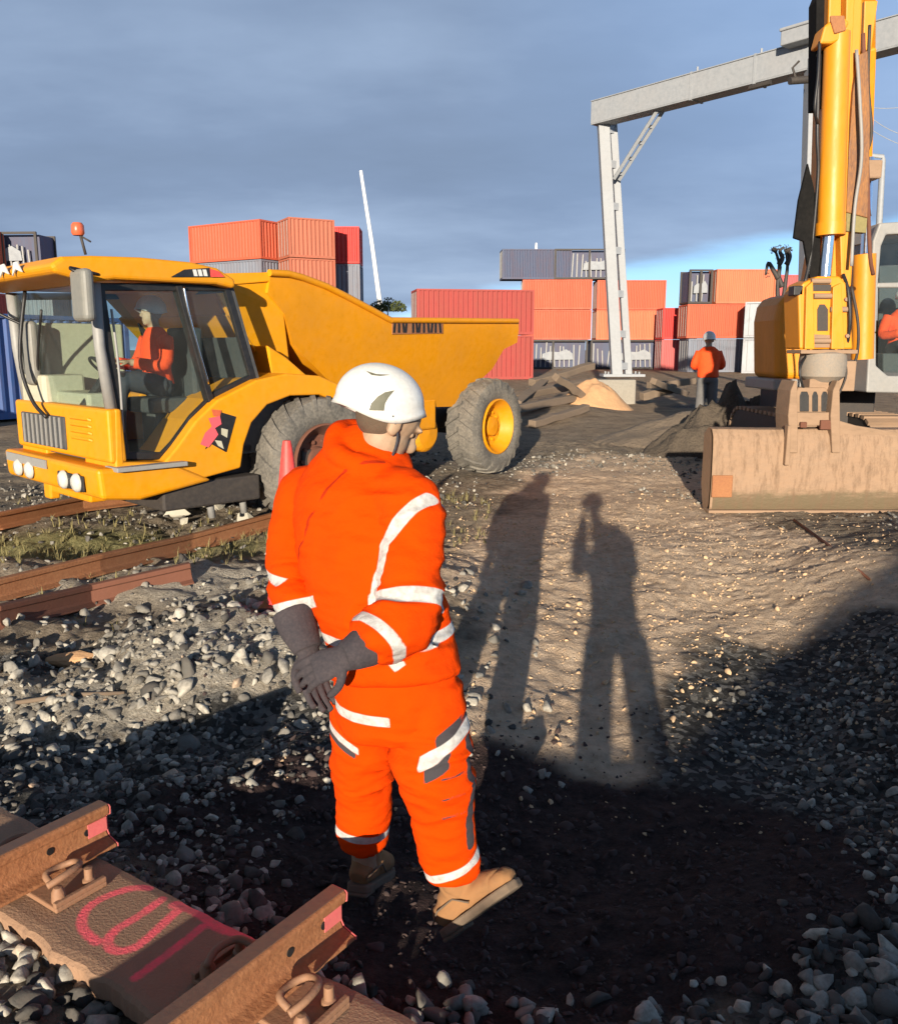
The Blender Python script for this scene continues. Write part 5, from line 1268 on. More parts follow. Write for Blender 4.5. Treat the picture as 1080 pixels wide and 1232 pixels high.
# tracks
for (a, b) in ((962, 1002), (1062, 1112)):
    x0_, x1_ = W(a, 500, 11.4).x, W(b, 500, 11.4).x; w_ = x1_ - x0_
    tr = MB(); L2 = 1.3; hh = .40; cyy = 12.9; pts = []
    for t in np.linspace(-math.pi / 2, math.pi / 2, 10): pts.append((cyy + L2 - hh + hh * math.cos(t), hh + hh * math.sin(t)))
    for t in np.linspace(math.pi / 2, 3 * math.pi / 2, 10): pts.append((cyy - L2 + hh + hh * math.cos(t), hh + hh * math.sin(t)))
    tr.prism([V((x0_, yy_, zz_ + .02)) for yy_, zz_ in pts], V((w_, 0, 0))); to = tr.build('track', M['dark'], exc)
    sh = MB(); tot = len(pts); per = []
    for i in range(tot):
        y0_, z0_ = pts[i]; y1_, z1_ = pts[(i + 1) % tot]; ln = math.hypot(y1_ - y0_, z1_ - z0_); n2_ = max(1, int(ln / .17))
        for q in range(n2_):
            yy_ = y0_ + (y1_ - y0_) * (q + .5) / n2_; zz_ = z0_ + (z1_ - z0_) * (q + .5) / n2_; dd = V((0, y1_ - y0_, z1_ - z0_)).normalized(); nn = V((0, dd.z, -dd.y))
            sh.box(V(((x0_ + x1_) / 2, yy_, zz_ + .02)) + nn * .03, (w_ / 2 + .02, 0, 0), dd * .05, nn * .025)
    sh.build('track_shoes', M['mud'], to)
ebox('undercarriage', 965, 1055, 462, 515, 12.4, 1.8, 'dark', exc)

# ------------------------------------------------------------------ loose slabs and boulders
def boulder(label, px, py, r, m='rock', flat=.6, cat='rock', name='boulder', grp=None, seed=1, Y=None, dz=0):
    p_ = GP(px, py) if Y is None else V((W(px, py, Y).x, Y, gh(W(px, py, Y).x, Y)))
    v = angular(seed, 10); v = v + .06 * np.stack([fbm(v[:, 0] * 3, v[:, 1] * 3, v[:, 2] * 3, 3, s_) for s_ in (1, 2, 3)], 1)
    rx, ry = (r, r) if not isinstance(r, tuple) else r
    mb = MB(); mb.v = [V((a * rx, b * ry, c * rx * flat)) + p_ + V((0, 0, rx * flat * .45 + dz)) for a, b, c in v]; mb.f = [tuple(f) for f in IF]
    o = mb.build(name, M[m], loc=p_, bevel=.01); o.rotation_euler = (0, 0, 0); tag(o, label, cat, grp); return o
boulder('large pale flat rock under the truck between its front wheel and bumper', 212, 622, (.26, .16), seed=301, flat=.5)
boulder('rounded white rock just left of the front truck wheel', 232, 612, (.16, .13), seed=302, flat=.7)
boulder('long pale slab leaning under the truck sill', 258, 612, (.30, .13), seed=303, flat=.45)
boulder('small pale stone before the long slab under the truck', 222, 630, (.11, .09), seed=304)
boulder('pale angular rock touching the bottom of the front truck wheel', 300, 632, (.16, .14), seed=305, flat=.9)
boulder('rounded pale boulder on the rubble left of the bucket', 868, 500, (.26, .22), seed=306, Y=10.9, flat=.8)
boulder('grey concrete slab lying on the rubble right behind the hitch', 1040, 496, (.42, .26), 'concrete', seed=307, Y=10.6, flat=.35, name='concrete_slab', cat='slab')
boulder('grey concrete slab at the right edge behind the bucket', 1090, 500, (.34, .22), 'concrete', seed=308, Y=10.4, flat=.4, name='concrete_slab', cat='slab')
boulder('dark mossy slab on the rubble left of the hitch', 905, 500, (.38, .26), 'grass', seed=309, Y=10.5, flat=.5, name='mossy_slab', cat='slab')
boulder('tan lump of rubble close left of the bucket ears', 940, 500, (.30, .2), 'mud', seed=310, Y=10.4, flat=.9, name='rubble_lump', cat='rubble')
boulder('red brown brick rubble lump on the left ballast', 85, 800, (.20, .10), 'sand', seed=311, flat=.4, name='rubble_lump', cat='rubble')
for i, (px_, py_, r_) in enumerate(((612, 905, .03), (700, 893, .035), (848, 1140, .07), (905, 1200, .06), (1010, 1215, .055), (1060, 1140, .06), (985, 870, .06), (915, 990, .04), (900, 860, .07), (420, 745, .07), (395, 800, .06), (265, 745, .08), (230, 800, .09), (180, 830, .07), (60, 895, .05), (20, 880, .06), (640, 1170, .07), (680, 1195, .06))):
    pass
# cone next to the front wheel
cpt = GP(352, 640); cpt = V((W(346, 560, 5.6).x, 5.6, gh(W(346, 560, 5.6).x, 5.6)))
ztip = W(346, 530, 5.6).z
cone = thing('traffic_cone', 'red traffic cone standing between the truck wheel and the worker', 'traffic cone', cpt)
hcn = ztip - cpt.z
m_ = MB(); m_.lathe(cpt, (0, 0, 1), [(.03, .17), (.06, .16), (hcn * .97, .032), (hcn, .025), (hcn, .0001)], 28); m_.build('cone_body', M['cone'], cone, smooth='auto')
m_ = MB(); m_.box(cpt + V((0, 0, .02)), (.2, 0, 0), (0, .2, 0), (0, 0, .02)); m_.build('cone_base', M['black'], cone, bevel=.02)
m_ = MB(); m_.lathe(cpt, (0, 0, 1), [(hcn * .45, .108), (hcn * .68, .076)], 28); m_.build('reflective_band', M['silver'], cone, smooth=True)
# stick on the ground, and a thin bar drawn for a cast shadow line
for i, (a, b, c, d_, lb) in enumerate(((20, 850, 150, 838, 'grey weathered stick lying on the left ballast'), (955, 628, 1045, 700, 'shadow line modelled as a thin dark bar lying before the bucket'))):
    p_, q_ = GP(a, b), GP(c, d_); mb = MB(); mb.tube([p_ + V((0, 0, .02)), (p_ + q_) / 2 + V((0, 0, .035)), q_ + V((0, 0, .02))], [.012, .014, .01], 7); tag(mb.build(('weathered_stick', 'shadow_bar')[i], M[('timber', 'rust2')[i]], smooth=True, loc=p_), lb, ('stick', 'bar')[i])

# ------------------------------------------------------------------ people
def head_into(mb, c, face, upv=V((0, 0, 1)), s=1.0, ears=True):
    f_ = V(face).normalized(); r_ = f_.cross(upv).normalized(); u_ = r_.cross(f_); Mx = Matrix((r_, f_, u_)).transposed()
    def P(a, b, d): return V(c) + Mx @ V((a * s, b * s, d * s))
    B_ = lambda a, rr, nu=16, nv=12: mb.ball(P(*a), tuple(k * s for k in rr), Mx, nu, nv)
    B_((0, -.01, .025), (.076, .096, .098)); B_((0, .02, -.045), (.060, .072, .075)); B_((0, .066, -.095), (.026, .022, .02))
    B_((0, .100, -.022), (.013, .022, .022)); B_((0, .088, .012), (.010, .016, .03)); B_((0, .085, .028), (.05, .014, .011))
    B_((0, .084, -.064), (.024, .012, .007)); B_((0, .082, -.076), (.021, .012, .008))
    if ears:
        for sg in (-1, 1): B_((sg * .079, -.005, -.012), (.010, .020, .032)); B_((sg * .076, .0, -.03), (.008, .012, .014))
    return P, Mx
def hand_into(mb, wrist, d, palmn, s=1.0, curl=.5, thumb=1):
    """d: direction of hand; palmn: palm normal (fingers curl toward it)"""
    d = V(d).normalized(); n = (V(palmn) - d * V(palmn).dot(d)).normalized(); x = d.cross(n)
    w = V(wrist)
    mb.tube([w - d * .03 * s, w + d * .02 * s, w + d * .06 * s, w + d * .095 * s], [(.030 * s, .024 * s), (.036 * s, .022 * s), (.046 * s, .019 * s), (.044 * s, .015 * s)], 14, ell=x)
    for i, (ox, ln) in enumerate(((-.033, .066), (-.011, .078), (.011, .074), (.033, .058))):
        p = w + d * .088 * s + x * ox * s; dd = V(d) + x * ox * 2; pts = [p - d * .02 * s, p]; ang = curl * (.6 + .12 * i)
        cur = (d + x * ox * 2).normalized()
        for k, fl in enumerate((.45, .32, .23)):
            cur = (cur * math.cos(ang) + n * math.sin(ang)).normalized(); p = p + cur * ln * fl * s * 1.15; pts.append(p)
        mb.tube(smooth_pts(pts, 3), list(np.linspace(.0115 * s, .0088 * s, 3 * (len(pts) - 1) + 1)), 10)
    tb = w + d * .02 * s + x * thumb * .034 * s
    t1 = tb + (d * .6 + x * thumb * .75 + n * .3).normalized() * .038 * s; t2 = t1 + (d * .85 + x * thumb * .3 + n * .45).normalized() * .032 * s; t3 = t2 + (d * .9 + n * .5).normalized() * .022 * s
    mb.tube(smooth_pts([tb - x * thumb * .01 * s, tb, t1, t2, t3], 3), list(np.linspace(.015 * s, .0098 * s, 13)), 10)
def boot_into(mb, ankle, heel, toe, s=1.0, shaft=.14, shaft_dir=None):
    """boot along heel->toe (sole line)"""
    h, t = V(heel), V(toe); a = V(ankle); d = (t - h); Lb_ = d.length; d.normalize(); up = (a - h) - d * (a - h).dot(d); up.normalize(); x = d.cross(up)
    st_ = [(-.01, .030, .030, .045), (.05, .040, .036, .055), (.18, .047, .040, .068), (.33, .050, .040, .060), (.50, .050, .044, .050), (.68, .042, .050, .044), (.84, .036, .050, .040), (.96, .029, .040, .033), (1.02, .020, .022, .022)]
    pts = []; rs = []
    for (f_, hz, rx, rz) in st_:
        pts.append(h + d * (f_ * Lb_) + up * (hz * s)); rs.append((rx * s, hz * s * .95 if f_ < .0 else max(.018, hz * .98) * s))
    mb.tube(pts, rs, 18, ell=x)
    sd_ = (V(shaft_dir) if shaft_dir else up).normalized()
    b0 = h + d * (.20 * Lb_) + up * .05 * s
    mb.tube([b0, b0 * .5 + (a - sd_ * .0) * .5, a, a + sd_ * shaft * s], [(.042 * s, .052 * s), (.043 * s, .052 * s), (.046 * s, .052 * s), (.052 * s, .056 * s)], 18, ell=x)
    return h, d, up, x, Lb_
def sole_mb(h, d, up, x, Lb_, s=1.0):
    mb = MB(); out = [(-.03, .030), (.06, .040), (.25, .042), (.45, .043), (.65, .053), (.85, .052), (.97, .040), (1.05, .018)]
    poly = [h + d * (f_ * Lb_) + x * w_ * s for f_, w_ in out] + [h + d * (f_ * Lb_) - x * w_ * s for f_, w_ in reversed(out)]
    mb.prism([p - up * .012 * s for p in poly], up * .026 * s); 
    mb.prism([p - up * .022 * s for p in [h - d * .01 + x * .034 * s, h + d * .28 * Lb_ + x * .036 * s, h + d * .28 * Lb_ - x * .036 * s, h - d * .01 - x * .034 * s]], up * .012 * s); return mb
def helmet_mesh(c, face, upv=V((0, 0, 1)), s=1.0, name='helmet'):
    f_ = V(face).normalized(); r_ = f_.cross(upv).normalized(); u_ = r_.cross(f_); Mx = Matrix((r_, f_, u_)).transposed()
    nu, nv = 56, 18; mb = MB(); ax, ay, az = .118 * s, .145 * s, .122 * s
    def edge(a):       # polar angle reached at azimuth a (0 = right, pi/2 = front)
        fr = math.sin(a)
        side = abs(math.cos(a))
        return R(97) + R(17) * max(0, side) ** 3 - R(3) * max(0, fr) ** 2 + R(9) * max(0, -fr) ** 2
    rings = []
    for shell in (1.0, .955):
        for i in range(nv + 1):
            for j in range(nu):
                a = 2 * math.pi * j / nu; th = edge(a) * i / nv
                rx = ax * shell; ry = ay * shell; rz = az * shell
                flare = 1 + .06 * max(0, (i / nv - .86) / .14) ** 1.5 * (1 + .9 * max(0, math.sin(a)) ** 3)
                ridge = 1 + .018 * math.exp(-((math.cos(a) * math.sin(th)) / .28) ** 2) * math.sin(min(th, math.pi / 2)) 
                x = rx * math.sin(th) * math.cos(a) * flare; y = ry * math.sin(th) * math.sin(a) * flare * ridge; z = rz * math.cos(th) * ridge
                if th > math.pi / 2: x = rx * math.cos(a) * flare * (1 - .10 * (th - math.pi / 2)); y = ry * math.sin(a) * flare; z = -rz * (th - math.pi / 2) * 1.15
                mb.v.append(V(c) + Mx @ V((x, y, z)))
    K = (nv + 1) * nu
    for i in range(nv):
        for j in range(nu):
            a, b = i * nu + j, i * nu + (j + 1) % nu; mb.f.append((a, a + nu, b + nu, b)); mb.f.append((K + b, K + b + nu, K + a + nu, K + a))
    for j in range(nu):
        a, b = nv * nu + j, nv * nu + (j + 1) % nu; mb.f.append((a, K + a, K + b, b))
    return mb, Mx
def jacket_into(mb, J, k=1.0, waist=None):
    """torso tube through spine points with lateral radii"""
    mb.tube(smooth_pts([p for p, _, _ in J['spine']], 4), [tuple(v) for v in np.array([[a, b] for _, a, b in J['spine']]).repeat(1, 0)][:0] or _interp(J['spine'], 4, k), 28, ell=J['lat'])
def _interp(sp, kk, k=1.0):
    a = np.array([[u, w_] for _, u, w_ in sp]); n = len(sp); t = np.linspace(0, n - 1, (n - 1) * kk + 1); return [(float(np.interp(q, range(n), a[:, 0])) * k, float(np.interp(q, range(n), a[:, 1])) * k) for q in t]
def limb(mb, pts, rs, n=18, kk=5, add=0.0, ell=None):
    P_ = smooth_pts(pts, kk); t = np.linspace(0, len(pts) - 1, len(P_)); r_ = np.interp(t, range(len(rs)), rs)
    mb.tube(P_, [float(v) + add for v in r_], n, ell=ell); return P_
def small_person(label, J, s, loc, top='hivis_far', legs='navy', helmet='white', voxel=.012, boots='boot', detail=False, sit=False, stripes=True, group=None):
    root = thing('person', label, 'person', loc)
    b = MB(); head_into(b, J['head'], J['face'], s=s)
    b.tube([J['neck'] - V((0, 0, .06 * s)), J['head'] - V((0, 0, .04 * s))], .055 * s, 14)
    b.tube(smooth_pts([p for p, _, _ in J['spine']], 3), [(u * .85, w_ * .85) for u, w_ in _interp(J['spine'], 3)], 20, ell=J['lat'])
    for sd_ in 'LR':
        limb(b, J['arm' + sd_], [.045 * s, .040 * s, .034 * s, .026 * s][:len(J['arm' + sd_])], 12)
        hd_ = (J['arm' + sd_][-1] - J['arm' + sd_][-2]).normalized(); hand_into(b, J['arm' + sd_][-1], J.get('hd' + sd_, hd_), J.get('pn' + sd_, V((0, 0, -1)) if abs(hd_.z) < .8 else V((0, 1, 0))), s, .5, 1 if sd_ == 'L' else -1)
        limb(b, J['leg' + sd_], [.07 * s, .06 * s, .05 * s, .04 * s][:len(J['leg' + sd_])], 12)
    me_ = remeshed(b, voxel * .62, 3); body_ = link_mesh(me_, 'body', M['skin'], root)
    j = MB(); j.tube(smooth_pts([p for p, _, _ in J['spine']], 4), _interp(J['spine'], 4), 24, ell=J['lat'])
    for sd_ in 'LR':
        q = J['arm' + sd_]; limb(j, q[:-1] + [q[-1] - (q[-1] - q[-2]).normalized() * .03 * s], [.075 * s, .062 * s, .055 * s, .046 * s][:len(q)], 14)
    me_ = remeshed(j, voxel, 5); c = get_co(me_); nn = get_no(me_); c = c + nn * (.010 * s * fbm(c[:, 0] * 9 / s, c[:, 1] * 9 / s, c[:, 2] * 7 / s, 3, 5))[:, None]; set_co(me_, c)
    z = np.zeros(len(c)) - 1
    link_mesh(me_, 'jacket', M[top], root)
    t = MB()
    pl = J['spine'][0][0]
    t.tube([pl + V((0, 0, .06 * s)), pl - V((0, 0, .04 * s)), pl - V((0, 0, .10 * s))], [(.17 * s, .12 * s), (.18 * s, .13 * s), (.14 * s, .11 * s)], 20, ell=J['lat'])
    for sd_ in 'LR': limb(t, J['leg' + sd_], [.105 * s, .09 * s, .082 * s, .075 * s][:len(J['leg' + sd_])], 14)
    me_ = remeshed(t, voxel, 4); link_mesh(me_, 'trousers', M[legs], root)
    for sd_ in 'LR':
        a = J['leg' + sd_][-1]; d_ = J.get('foot' + sd_, J['face']); d_ = V((d_[0], d_[1], 0)).normalized() * .27 * s
        bm_ = MB(); h = a - V((0, 0, .095 * s)) - d_ * .22; boot_into(bm_, a, h, h + d_, s, .08); link_mesh(remeshed(bm_, voxel * .7, 2), 'boot', M[boots], root)
    if helmet:
        hm, _ = helmet_mesh(J['head'] + V((0, 0, .045 * s)), J['face'], s=s * .97); hm.build('helmet', M[helmet], root, smooth=True, fix=False)
    return root

# --- main worker -----------------------------------------------------------
WY = 2.45
wk = thing('person', 'worker in orange hi-vis suit and white helmet striding right with head bowed', 'person', (W(500, 1100, 2.5).x, 2.5, -.08))
def w(px, py, Y): return W(px, py, Y)
# torso
lat = V((.93, -.36, 0)).normalized(); fwd_ = V((.36, .93, 0)).normalized()
spine = [(w(474, 850, 2.46), .185, .145), (w(474, 800, 2.47), .192, .145), (w(468, 765, 2.50), .185, .135), (w(452, 720, 2.52), .190, .135), (w(440, 665, 2.55), .200, .145), (w(432, 610, 2.60), .203, .140), (w(434, 575, 2.64), .178, .115), (w(442, 545, 2.66), .115, .090), (w(450, 525, 2.68), .080, .075)]
jk = MB()
sp_t = [s_ for s_ in spine if True][2:]
jk.tube(smooth_pts([p for p, _, _ in spine[1:]], 5), _interp(spine[1:], 5), 40, ell=lat)
shL, elL, wrL = w(368, 598, 2.74), w(353, 690, 2.66), w(360, 737, 2.52)
shR, elR, wrR = w(489, 612, 2.50), w(490, 728, 2.36), w(437, 778, 2.26)
limb(jk, [w(400, 590, 2.68), shL, (shL + elL) / 2 + V((-.01, 0, 0)), elL, wrL], [.085, .092, .076, .066, .058], 24, ell=lat)
limb(jk, [w(455, 600, 2.56), shR, (shR + elR) / 2 + V((.012, 0, 0)), elR, w(472, 760, 2.30), wrR + V((.015, 0, .005))], [.090, .096, .084, .078, .070, .062], 26)
# hem band of the jacket (hips)
jk.tube([w(474, 812, 2.45), w(473, 778, 2.47)], [(.198, .155), (.19, .15)], 36, ell=lat)
# hood / collar roll
col_pts = [w(404, 540, 2.62), w(408, 520, 2.68), w(432, 516, 2.76), w(465, 532, 2.74), w(482, 556, 2.66), w(476, 572, 2.58), w(440, 562, 2.54), w(412, 552, 2.56), w(404, 540, 2.62)]
jk.tube(smooth_pts(col_pts, 4), .030, 12, cap=False)
me_j = remeshed(jk, .0085, 9)
def folds(me, centers, amp=.010, seed=1, base=.004):
    c = get_co(me); n = get_no(me); d = base * fbm(c[:, 0] * 8, c[:, 1] * 8, c[:, 2] * 5, 4, seed)
    rid = 1 - 2 * np.abs(fbm(c[:, 0] * 5, c[:, 1] * 5, c[:, 2] * 16, 3, seed + 3))
    for p, r_, k in centers:
        g = np.exp(-(((c - np.array(p)) ** 2).sum(1)) / r_ ** 2); d = d + g * k * amp * (rid * 1.5)
    rid2 = 1 - 2 * np.abs(fbm(c[:, 0] * 4 + c[:, 2] * 3, c[:, 1] * 4, c[:, 2] * 5, 3, seed + 9)); d = d + .007 * rid2
    set_co(me, c + n * d[:, None])
folds(me_j, [(elR, .14, 1.3), (elL, .13, 1.2), (w(470, 780, 2.40), .16, 1.0), (wrR, .1, .8), (w(500, 600, 2.45), .14, .7), (w(410, 640, 2.5), .2, .6)], .013, 3, .009)
def bvh(me): 
    me.calc_loop_triangles(); return BVHTree.FromPolygons([v.co.copy() for v in me.vertices], [tuple(p.vertices) for p in me.polygons])
def surf_line(tree, pxs, k=6):
    out = []
    for a, b in pxs:
        r_ = tree.ray_cast(CAM, ray(a, b).normalized())
        if r_[0] is not None: out.append(r_[0])
    return smooth_pts(out, k)
def dist_line(c, pts):
    P_ = np.array([tuple(p) for p in pts]); A_ = P_[:-1]; B_ = P_[1:]; best = np.full(len(c), 1e9)
    for a, b in zip(A_, B_):
        ab = b - a; t = np.clip(((c - a) @ ab) / (ab @ ab + 1e-12), 0, 1); q = a + t[:, None] * ab; best = np.minimum(best, np.sqrt(((c - q) ** 2).sum(1)))
    return best
def ring_band(c, p0, ax_, hw, rad):
    ax_ = np.array(V(ax_).normalized()); d = c - np.array(p0); s_ = d @ ax_; r_ = np.sqrt(np.maximum((d ** 2).sum(1) - s_ ** 2, 0))
    return np.minimum(hw - np.abs(s_), (rad - r_))
c = get_co(me_j); T = bvh(me_j)
def ell_ring(c, p0, ax_, hw, a, b, lo=-9, hi=9):
    ax_ = np.array(V(ax_).normalized()); d = c - np.array(p0); L_ = d @ np.array(lat); Fd = d @ np.array(fwd_)
    m = np.minimum(hw - np.abs(d @ ax_), (1 - np.sqrt((L_ / a) ** 2 + (Fd / b) ** 2)) * .15)
    return np.minimum(m, np.minimum(L_ - lo, hi - L_))
ln_sh = surf_line(T, [(514, 601), (498, 610), (480, 628), (464, 652), (457, 680), (454, 705)])
p0_ = ln_sh[0]; ln_sh = [p0_ + fwd_ * .14 - V((0, 0, .12)), p0_ + fwd_ * .07 - V((0, 0, .03))] + ln_sh
p1_ = ln_sh[-1]; ln_sh = ln_sh + [p1_ + V((0, .02, -.10))]
axR = elR - shR; axL = elL - shL
stripe = .0195 - dist_line(c, ln_sh)
stripe = np.maximum(stripe, ring_band(c, w(492, 725, 2.37), axR, .021, .115))
stripe = np.maximum(stripe, ring_band(c, w(456, 771, 2.28), (wrR - elR), .016, .10))
stripe = np.maximum(stripe, ring_band(c, w(343, 690, 2.66), V((.1, 0, 1)), .013, .11))
stripe = np.maximum(stripe, ring_band(c, w(352, 730, 2.54), V((-.22, .3, 1)), .017, .11))
stripe = np.maximum(stripe, ell_ring(c, w(472, 758, 2.49), V((-.12, 0, 1)), .015, .225, .185))
seam = .0055 - dist_line(c, surf_line(T, [(356, 682), (362, 655), (374, 620), (392, 590), (415, 567), (440, 556), (462, 556)]))
attr(me_j, 'stripe', stripe); attr(me_j, 'seam', seam); attr(me_j, 'grey', np.full(len(c), -1.0))
jacket = link_mesh(me_j, 'jacket', M['hivis'], wk)
# trousers
hipL, knL, anL = w(438, 830, 2.56), w(437, 925, 2.60), w(438, 1005, 2.68)
hipR, knR, anR = w(512, 826, 2.44), w(524, 925, 2.40), w(543, 1046, 2.46)
tr = MB()
tr.tube([w(474, 790, 2.47), w(474, 830, 2.47), w(474, 868, 2.48)], [(.180, .14), (.188, .15), (.165, .145)], 34, ell=lat)
limb(tr, [hipL, (hipL + knL) / 2 + V((.0, 0, 0)), knL, (knL + anL) / 2, anL], [.100, .094, .084, .079, .075], 26, ell=lat)
limb(tr, [hipR, (hipR + knR) / 2, knR, (knR + anR) / 2 + V((0, 0, 0)), anR], [.106, .102, .091, .084, .073], 26, ell=lat)
me_t = remeshed(tr, .0085, 8)
folds(me_t, [(knL, .16, 1.2), (knR, .17, 1.5), (anR, .13, 1.2), (anL, .12, 1.0), (w(480, 890, 2.45), .14, 1)], .013, 17, .009)
c = get_co(me_t); T = bvh(me_t)
def ln(p, hw):
    q = surf_line(T, p); return hw - dist_line(c, q) if len(q) > 2 else np.full(len(c), -1.0)
s1_ = ell_ring(c, w(474, 843, 2.47), V((0, 0, 1)), .0145, .26, .24, hi=.055)
s1_ = np.maximum(s1_, ell_ring(c, w(518, 892, 2.42), V((-.50, 0, .86)), .0175, .30, .26, lo=.012))
s1_ = np.maximum(s1_, ell_ring(c, w(426, 888, 2.54), V((.50, 0, .86)), .010, .30, .26, lo=-.2, hi=.045))
s1_ = np.maximum(s1_, ring_band(c, w(438, 997, 2.66), V((.08, .1, 1)), .014, .13))
s1_ = np.maximum(s1_, ring_band(c, w(542, 1036, 2.45), V((-.36, 0, .95)), .013, .13))
g1 = np.minimum(ell_ring(c, w(518, 892, 2.42) - V((-.50, 0, .86)) * .036, V((-.50, 0, .86)), .019, .30, .26, lo=.012, hi=.075), 9)
g1 = np.maximum(g1, ell_ring(c, w(518, 892, 2.42) - V((-.50, 0, .86)) * .045, V((-.50, 0, .86)), .032, .30, .26, lo=.145))
g1 = np.maximum(g1, ell_ring(c, w(518, 892, 2.42) + V((-.50, 0, .86)) * .030, V((-.50, 0, .86)), .016, .30, .26, lo=.07, hi=.115))
g1 = np.maximum(g1, ell_ring(c, w(426, 888, 2.54) - V((.50, 0, .86)) * .019, V((.50, 0, .86)), .009, .30, .26, lo=-.2, hi=.045))
g1 = np.maximum(g1, ln([(563, 890), (565, 930), (566, 980), (567, 1015)], .020))
for yy0 in (935, 960, 982): g1 = np.maximum(g1, ln([(532, yy0 + 4), (545, yy0), (560, yy0 - 6)], .0035))
attr(me_t, 'stripe', s1_); attr(me_t, 'grey', g1); attr(me_t, 'seam', np.full(len(c), -1.0))
trousers = link_mesh(me_t, 'trousers', M['hivis'], wk)
# head
HD = w(467, 507, 2.63); FACE = V((.80, .38, -.66)).normalized()
b = MB(); head_into(b, HD, FACE, s=1.04)
b.tube([w(440, 565, 2.62), w(452, 535, 2.63), HD - V((.02, 0, .04))], [.062, .058, .056], 18)
b.tube(smooth_pts([p for p, _, _ in spine[:8]], 3), [(u * .80, v_ * .80) for u, v_ in _interp(spine[:8], 3)], 24, ell=lat)
limb(b, [w(405, 590, 2.68), shL, elL, wrL, w(366, 762, 2.50)], [.06, .06, .045, .036, .028], 14)
limb(b, [w(455, 600, 2.56), shR, elR, wrR, w(420, 782, 2.24)], [.06, .06, .045, .036, .028], 14)
limb(b, [hipL, knL, anL, w(440, 1045, 2.68)], [.085, .06, .05, .04], 14); limb(b, [hipR, knR, anR, w(547, 1085, 2.46)], [.085, .06, .045, .035], 14)
me_b = remeshed(b, .0062, 3); body_w = link_mesh(me_b, 'body', M['skin'], wk)
f_ = FACE; r_ = f_.cross(V((0, 0, 1))).normalized(); u_ = r_.cross(f_); MH = Matrix((r_, f_, u_)).transposed()
for sg in (-1, 1): MB().ball(HD + MH @ V((sg * .030, .072, .004)), .010, nu=12, nv=8).build('eyelid', M['skin'], body_w, smooth=True)
# hair at the nape
hr = MB(); hr.ball(HD + MH @ V((0, -.028, .012)), (.080, .082, .088), MH, 24, 16); me_h = remeshed(hr, .006, 2); c = get_co(me_h); me_h2 = me_h
hair = link_mesh(me_h, 'hair', M['hair'], wk)
# helmet
HUP = V((0.05, 0, 1)); HF = V((.93, .30, -.26)).normalized()
hc = w(457, 483, 2.63)
hm, MHm = helmet_mesh(hc, HF, s=.925); helmet = hm.build('helmet', M['white'], wk, smooth=True, fix=False)
T = BVHTree.FromPolygons([v for v in hm.v], [tuple(f) for f in hm.f])
def on_helmet(pts, m, nm, lift=.0016, th=.002):
    # densely triangulated patch hugging the shell
    P_ = []; 
    cx = sum(a for a, _ in pts) / len(pts); cy = sum(b for _, b in pts) / len(pts); rings = 5; q = MB(); dense = []
    n = len(pts)
    for i in range(n):
        for k in range(4): t = k / 4; dense.append((pts[i][0] * (1 - t) + pts[(i + 1) % n][0] * t, pts[i][1] * (1 - t) + pts[(i + 1) % n][1] * t))
    nd = len(dense)
    for r_i in range(rings + 1):
        f = r_i / rings
        for (a, b) in dense:
            hit = T.ray_cast(CAM, ray(cx + (a - cx) * f, cy + (b - cy) * f).normalized())
            if hit[0] is None: return
            q.v.append(hit[0] + hit[1] * lift)
    for r_i in range(rings):
        for i in range(nd): a, b = r_i * nd + i, r_i * nd + (i + 1) % nd; q.f.append((a, b, b + nd, a + nd))
    q.build(nm, M[m], helmet, smooth=True, fix=False)
Z7 = 6.75
on_helmet([(380 + a / Z7, 420 + b / Z7) for a, b in ((430, 498), (448, 440), (500, 385), (560, 350), (635, 335), (590, 390), (560, 440), (552, 500))], 'olive', 'vent')
on_helmet([(380 + a / Z7, 420 + b / Z7) for a, b in ((808, 305), (845, 345), (875, 400), (880, 460), (862, 450), (840, 380))], 'olive', 'vent')
on_helmet([(380 + a / Z7, 420 + b / Z7) for a, b in ((405, 178), (450, 198), (520, 208), (600, 210), (520, 220), (450, 212))], 'olive', 'crease')
on_helmet([(380 + a / Z7, 420 + b / Z7) for a, b in ((665, 172), (700, 182), (740, 184), (700, 192))], 'olive', 'crease')
# chin strap and inner band
strap = MB(); s0 = HD + MH @ V((.082, -.01, .0)); strap.tube(smooth_pts([hc + MHm @ V((.105, .02, -.03)), HD + MH @ V((.078, .02, -.03)), HD + MH @ V((.055, .05, -.085)), HD + MH @ V((0, .06, -.118))], 5), .004, 6); strap.build('chin_strap', M['navy'], helmet, smooth=True)
# gloves
g = MB(); g.tube([w(352, 736, 2.52), w(360, 758, 2.49), w(370, 782, 2.46)], [(.066, .058), (.060, .052), (.044, .038)], 20); hand_into(g, w(371, 784, 2.46), V((.18, -.10, -1)), V((.7, -.7, .0)), 1.08, .35, 1)
me_g = remeshed(g, .0036, 3); link_mesh(me_g, 'glove', M['glove'], wk)
g = MB(); g.tube([w(450, 770, 2.28), w(438, 779, 2.26), w(424, 786, 2.24), w(414, 790, 2.23)], [.064, .058, .048, .040], 20); hand_into(g, w(416, 789, 2.232), V((-.88, .04, -.42)), V((-.10, .75, -.60)), 1.0, .42, 1)
me_g = remeshed(g, .0036, 3); link_mesh(me_g, 'glove', M['glove'], wk)
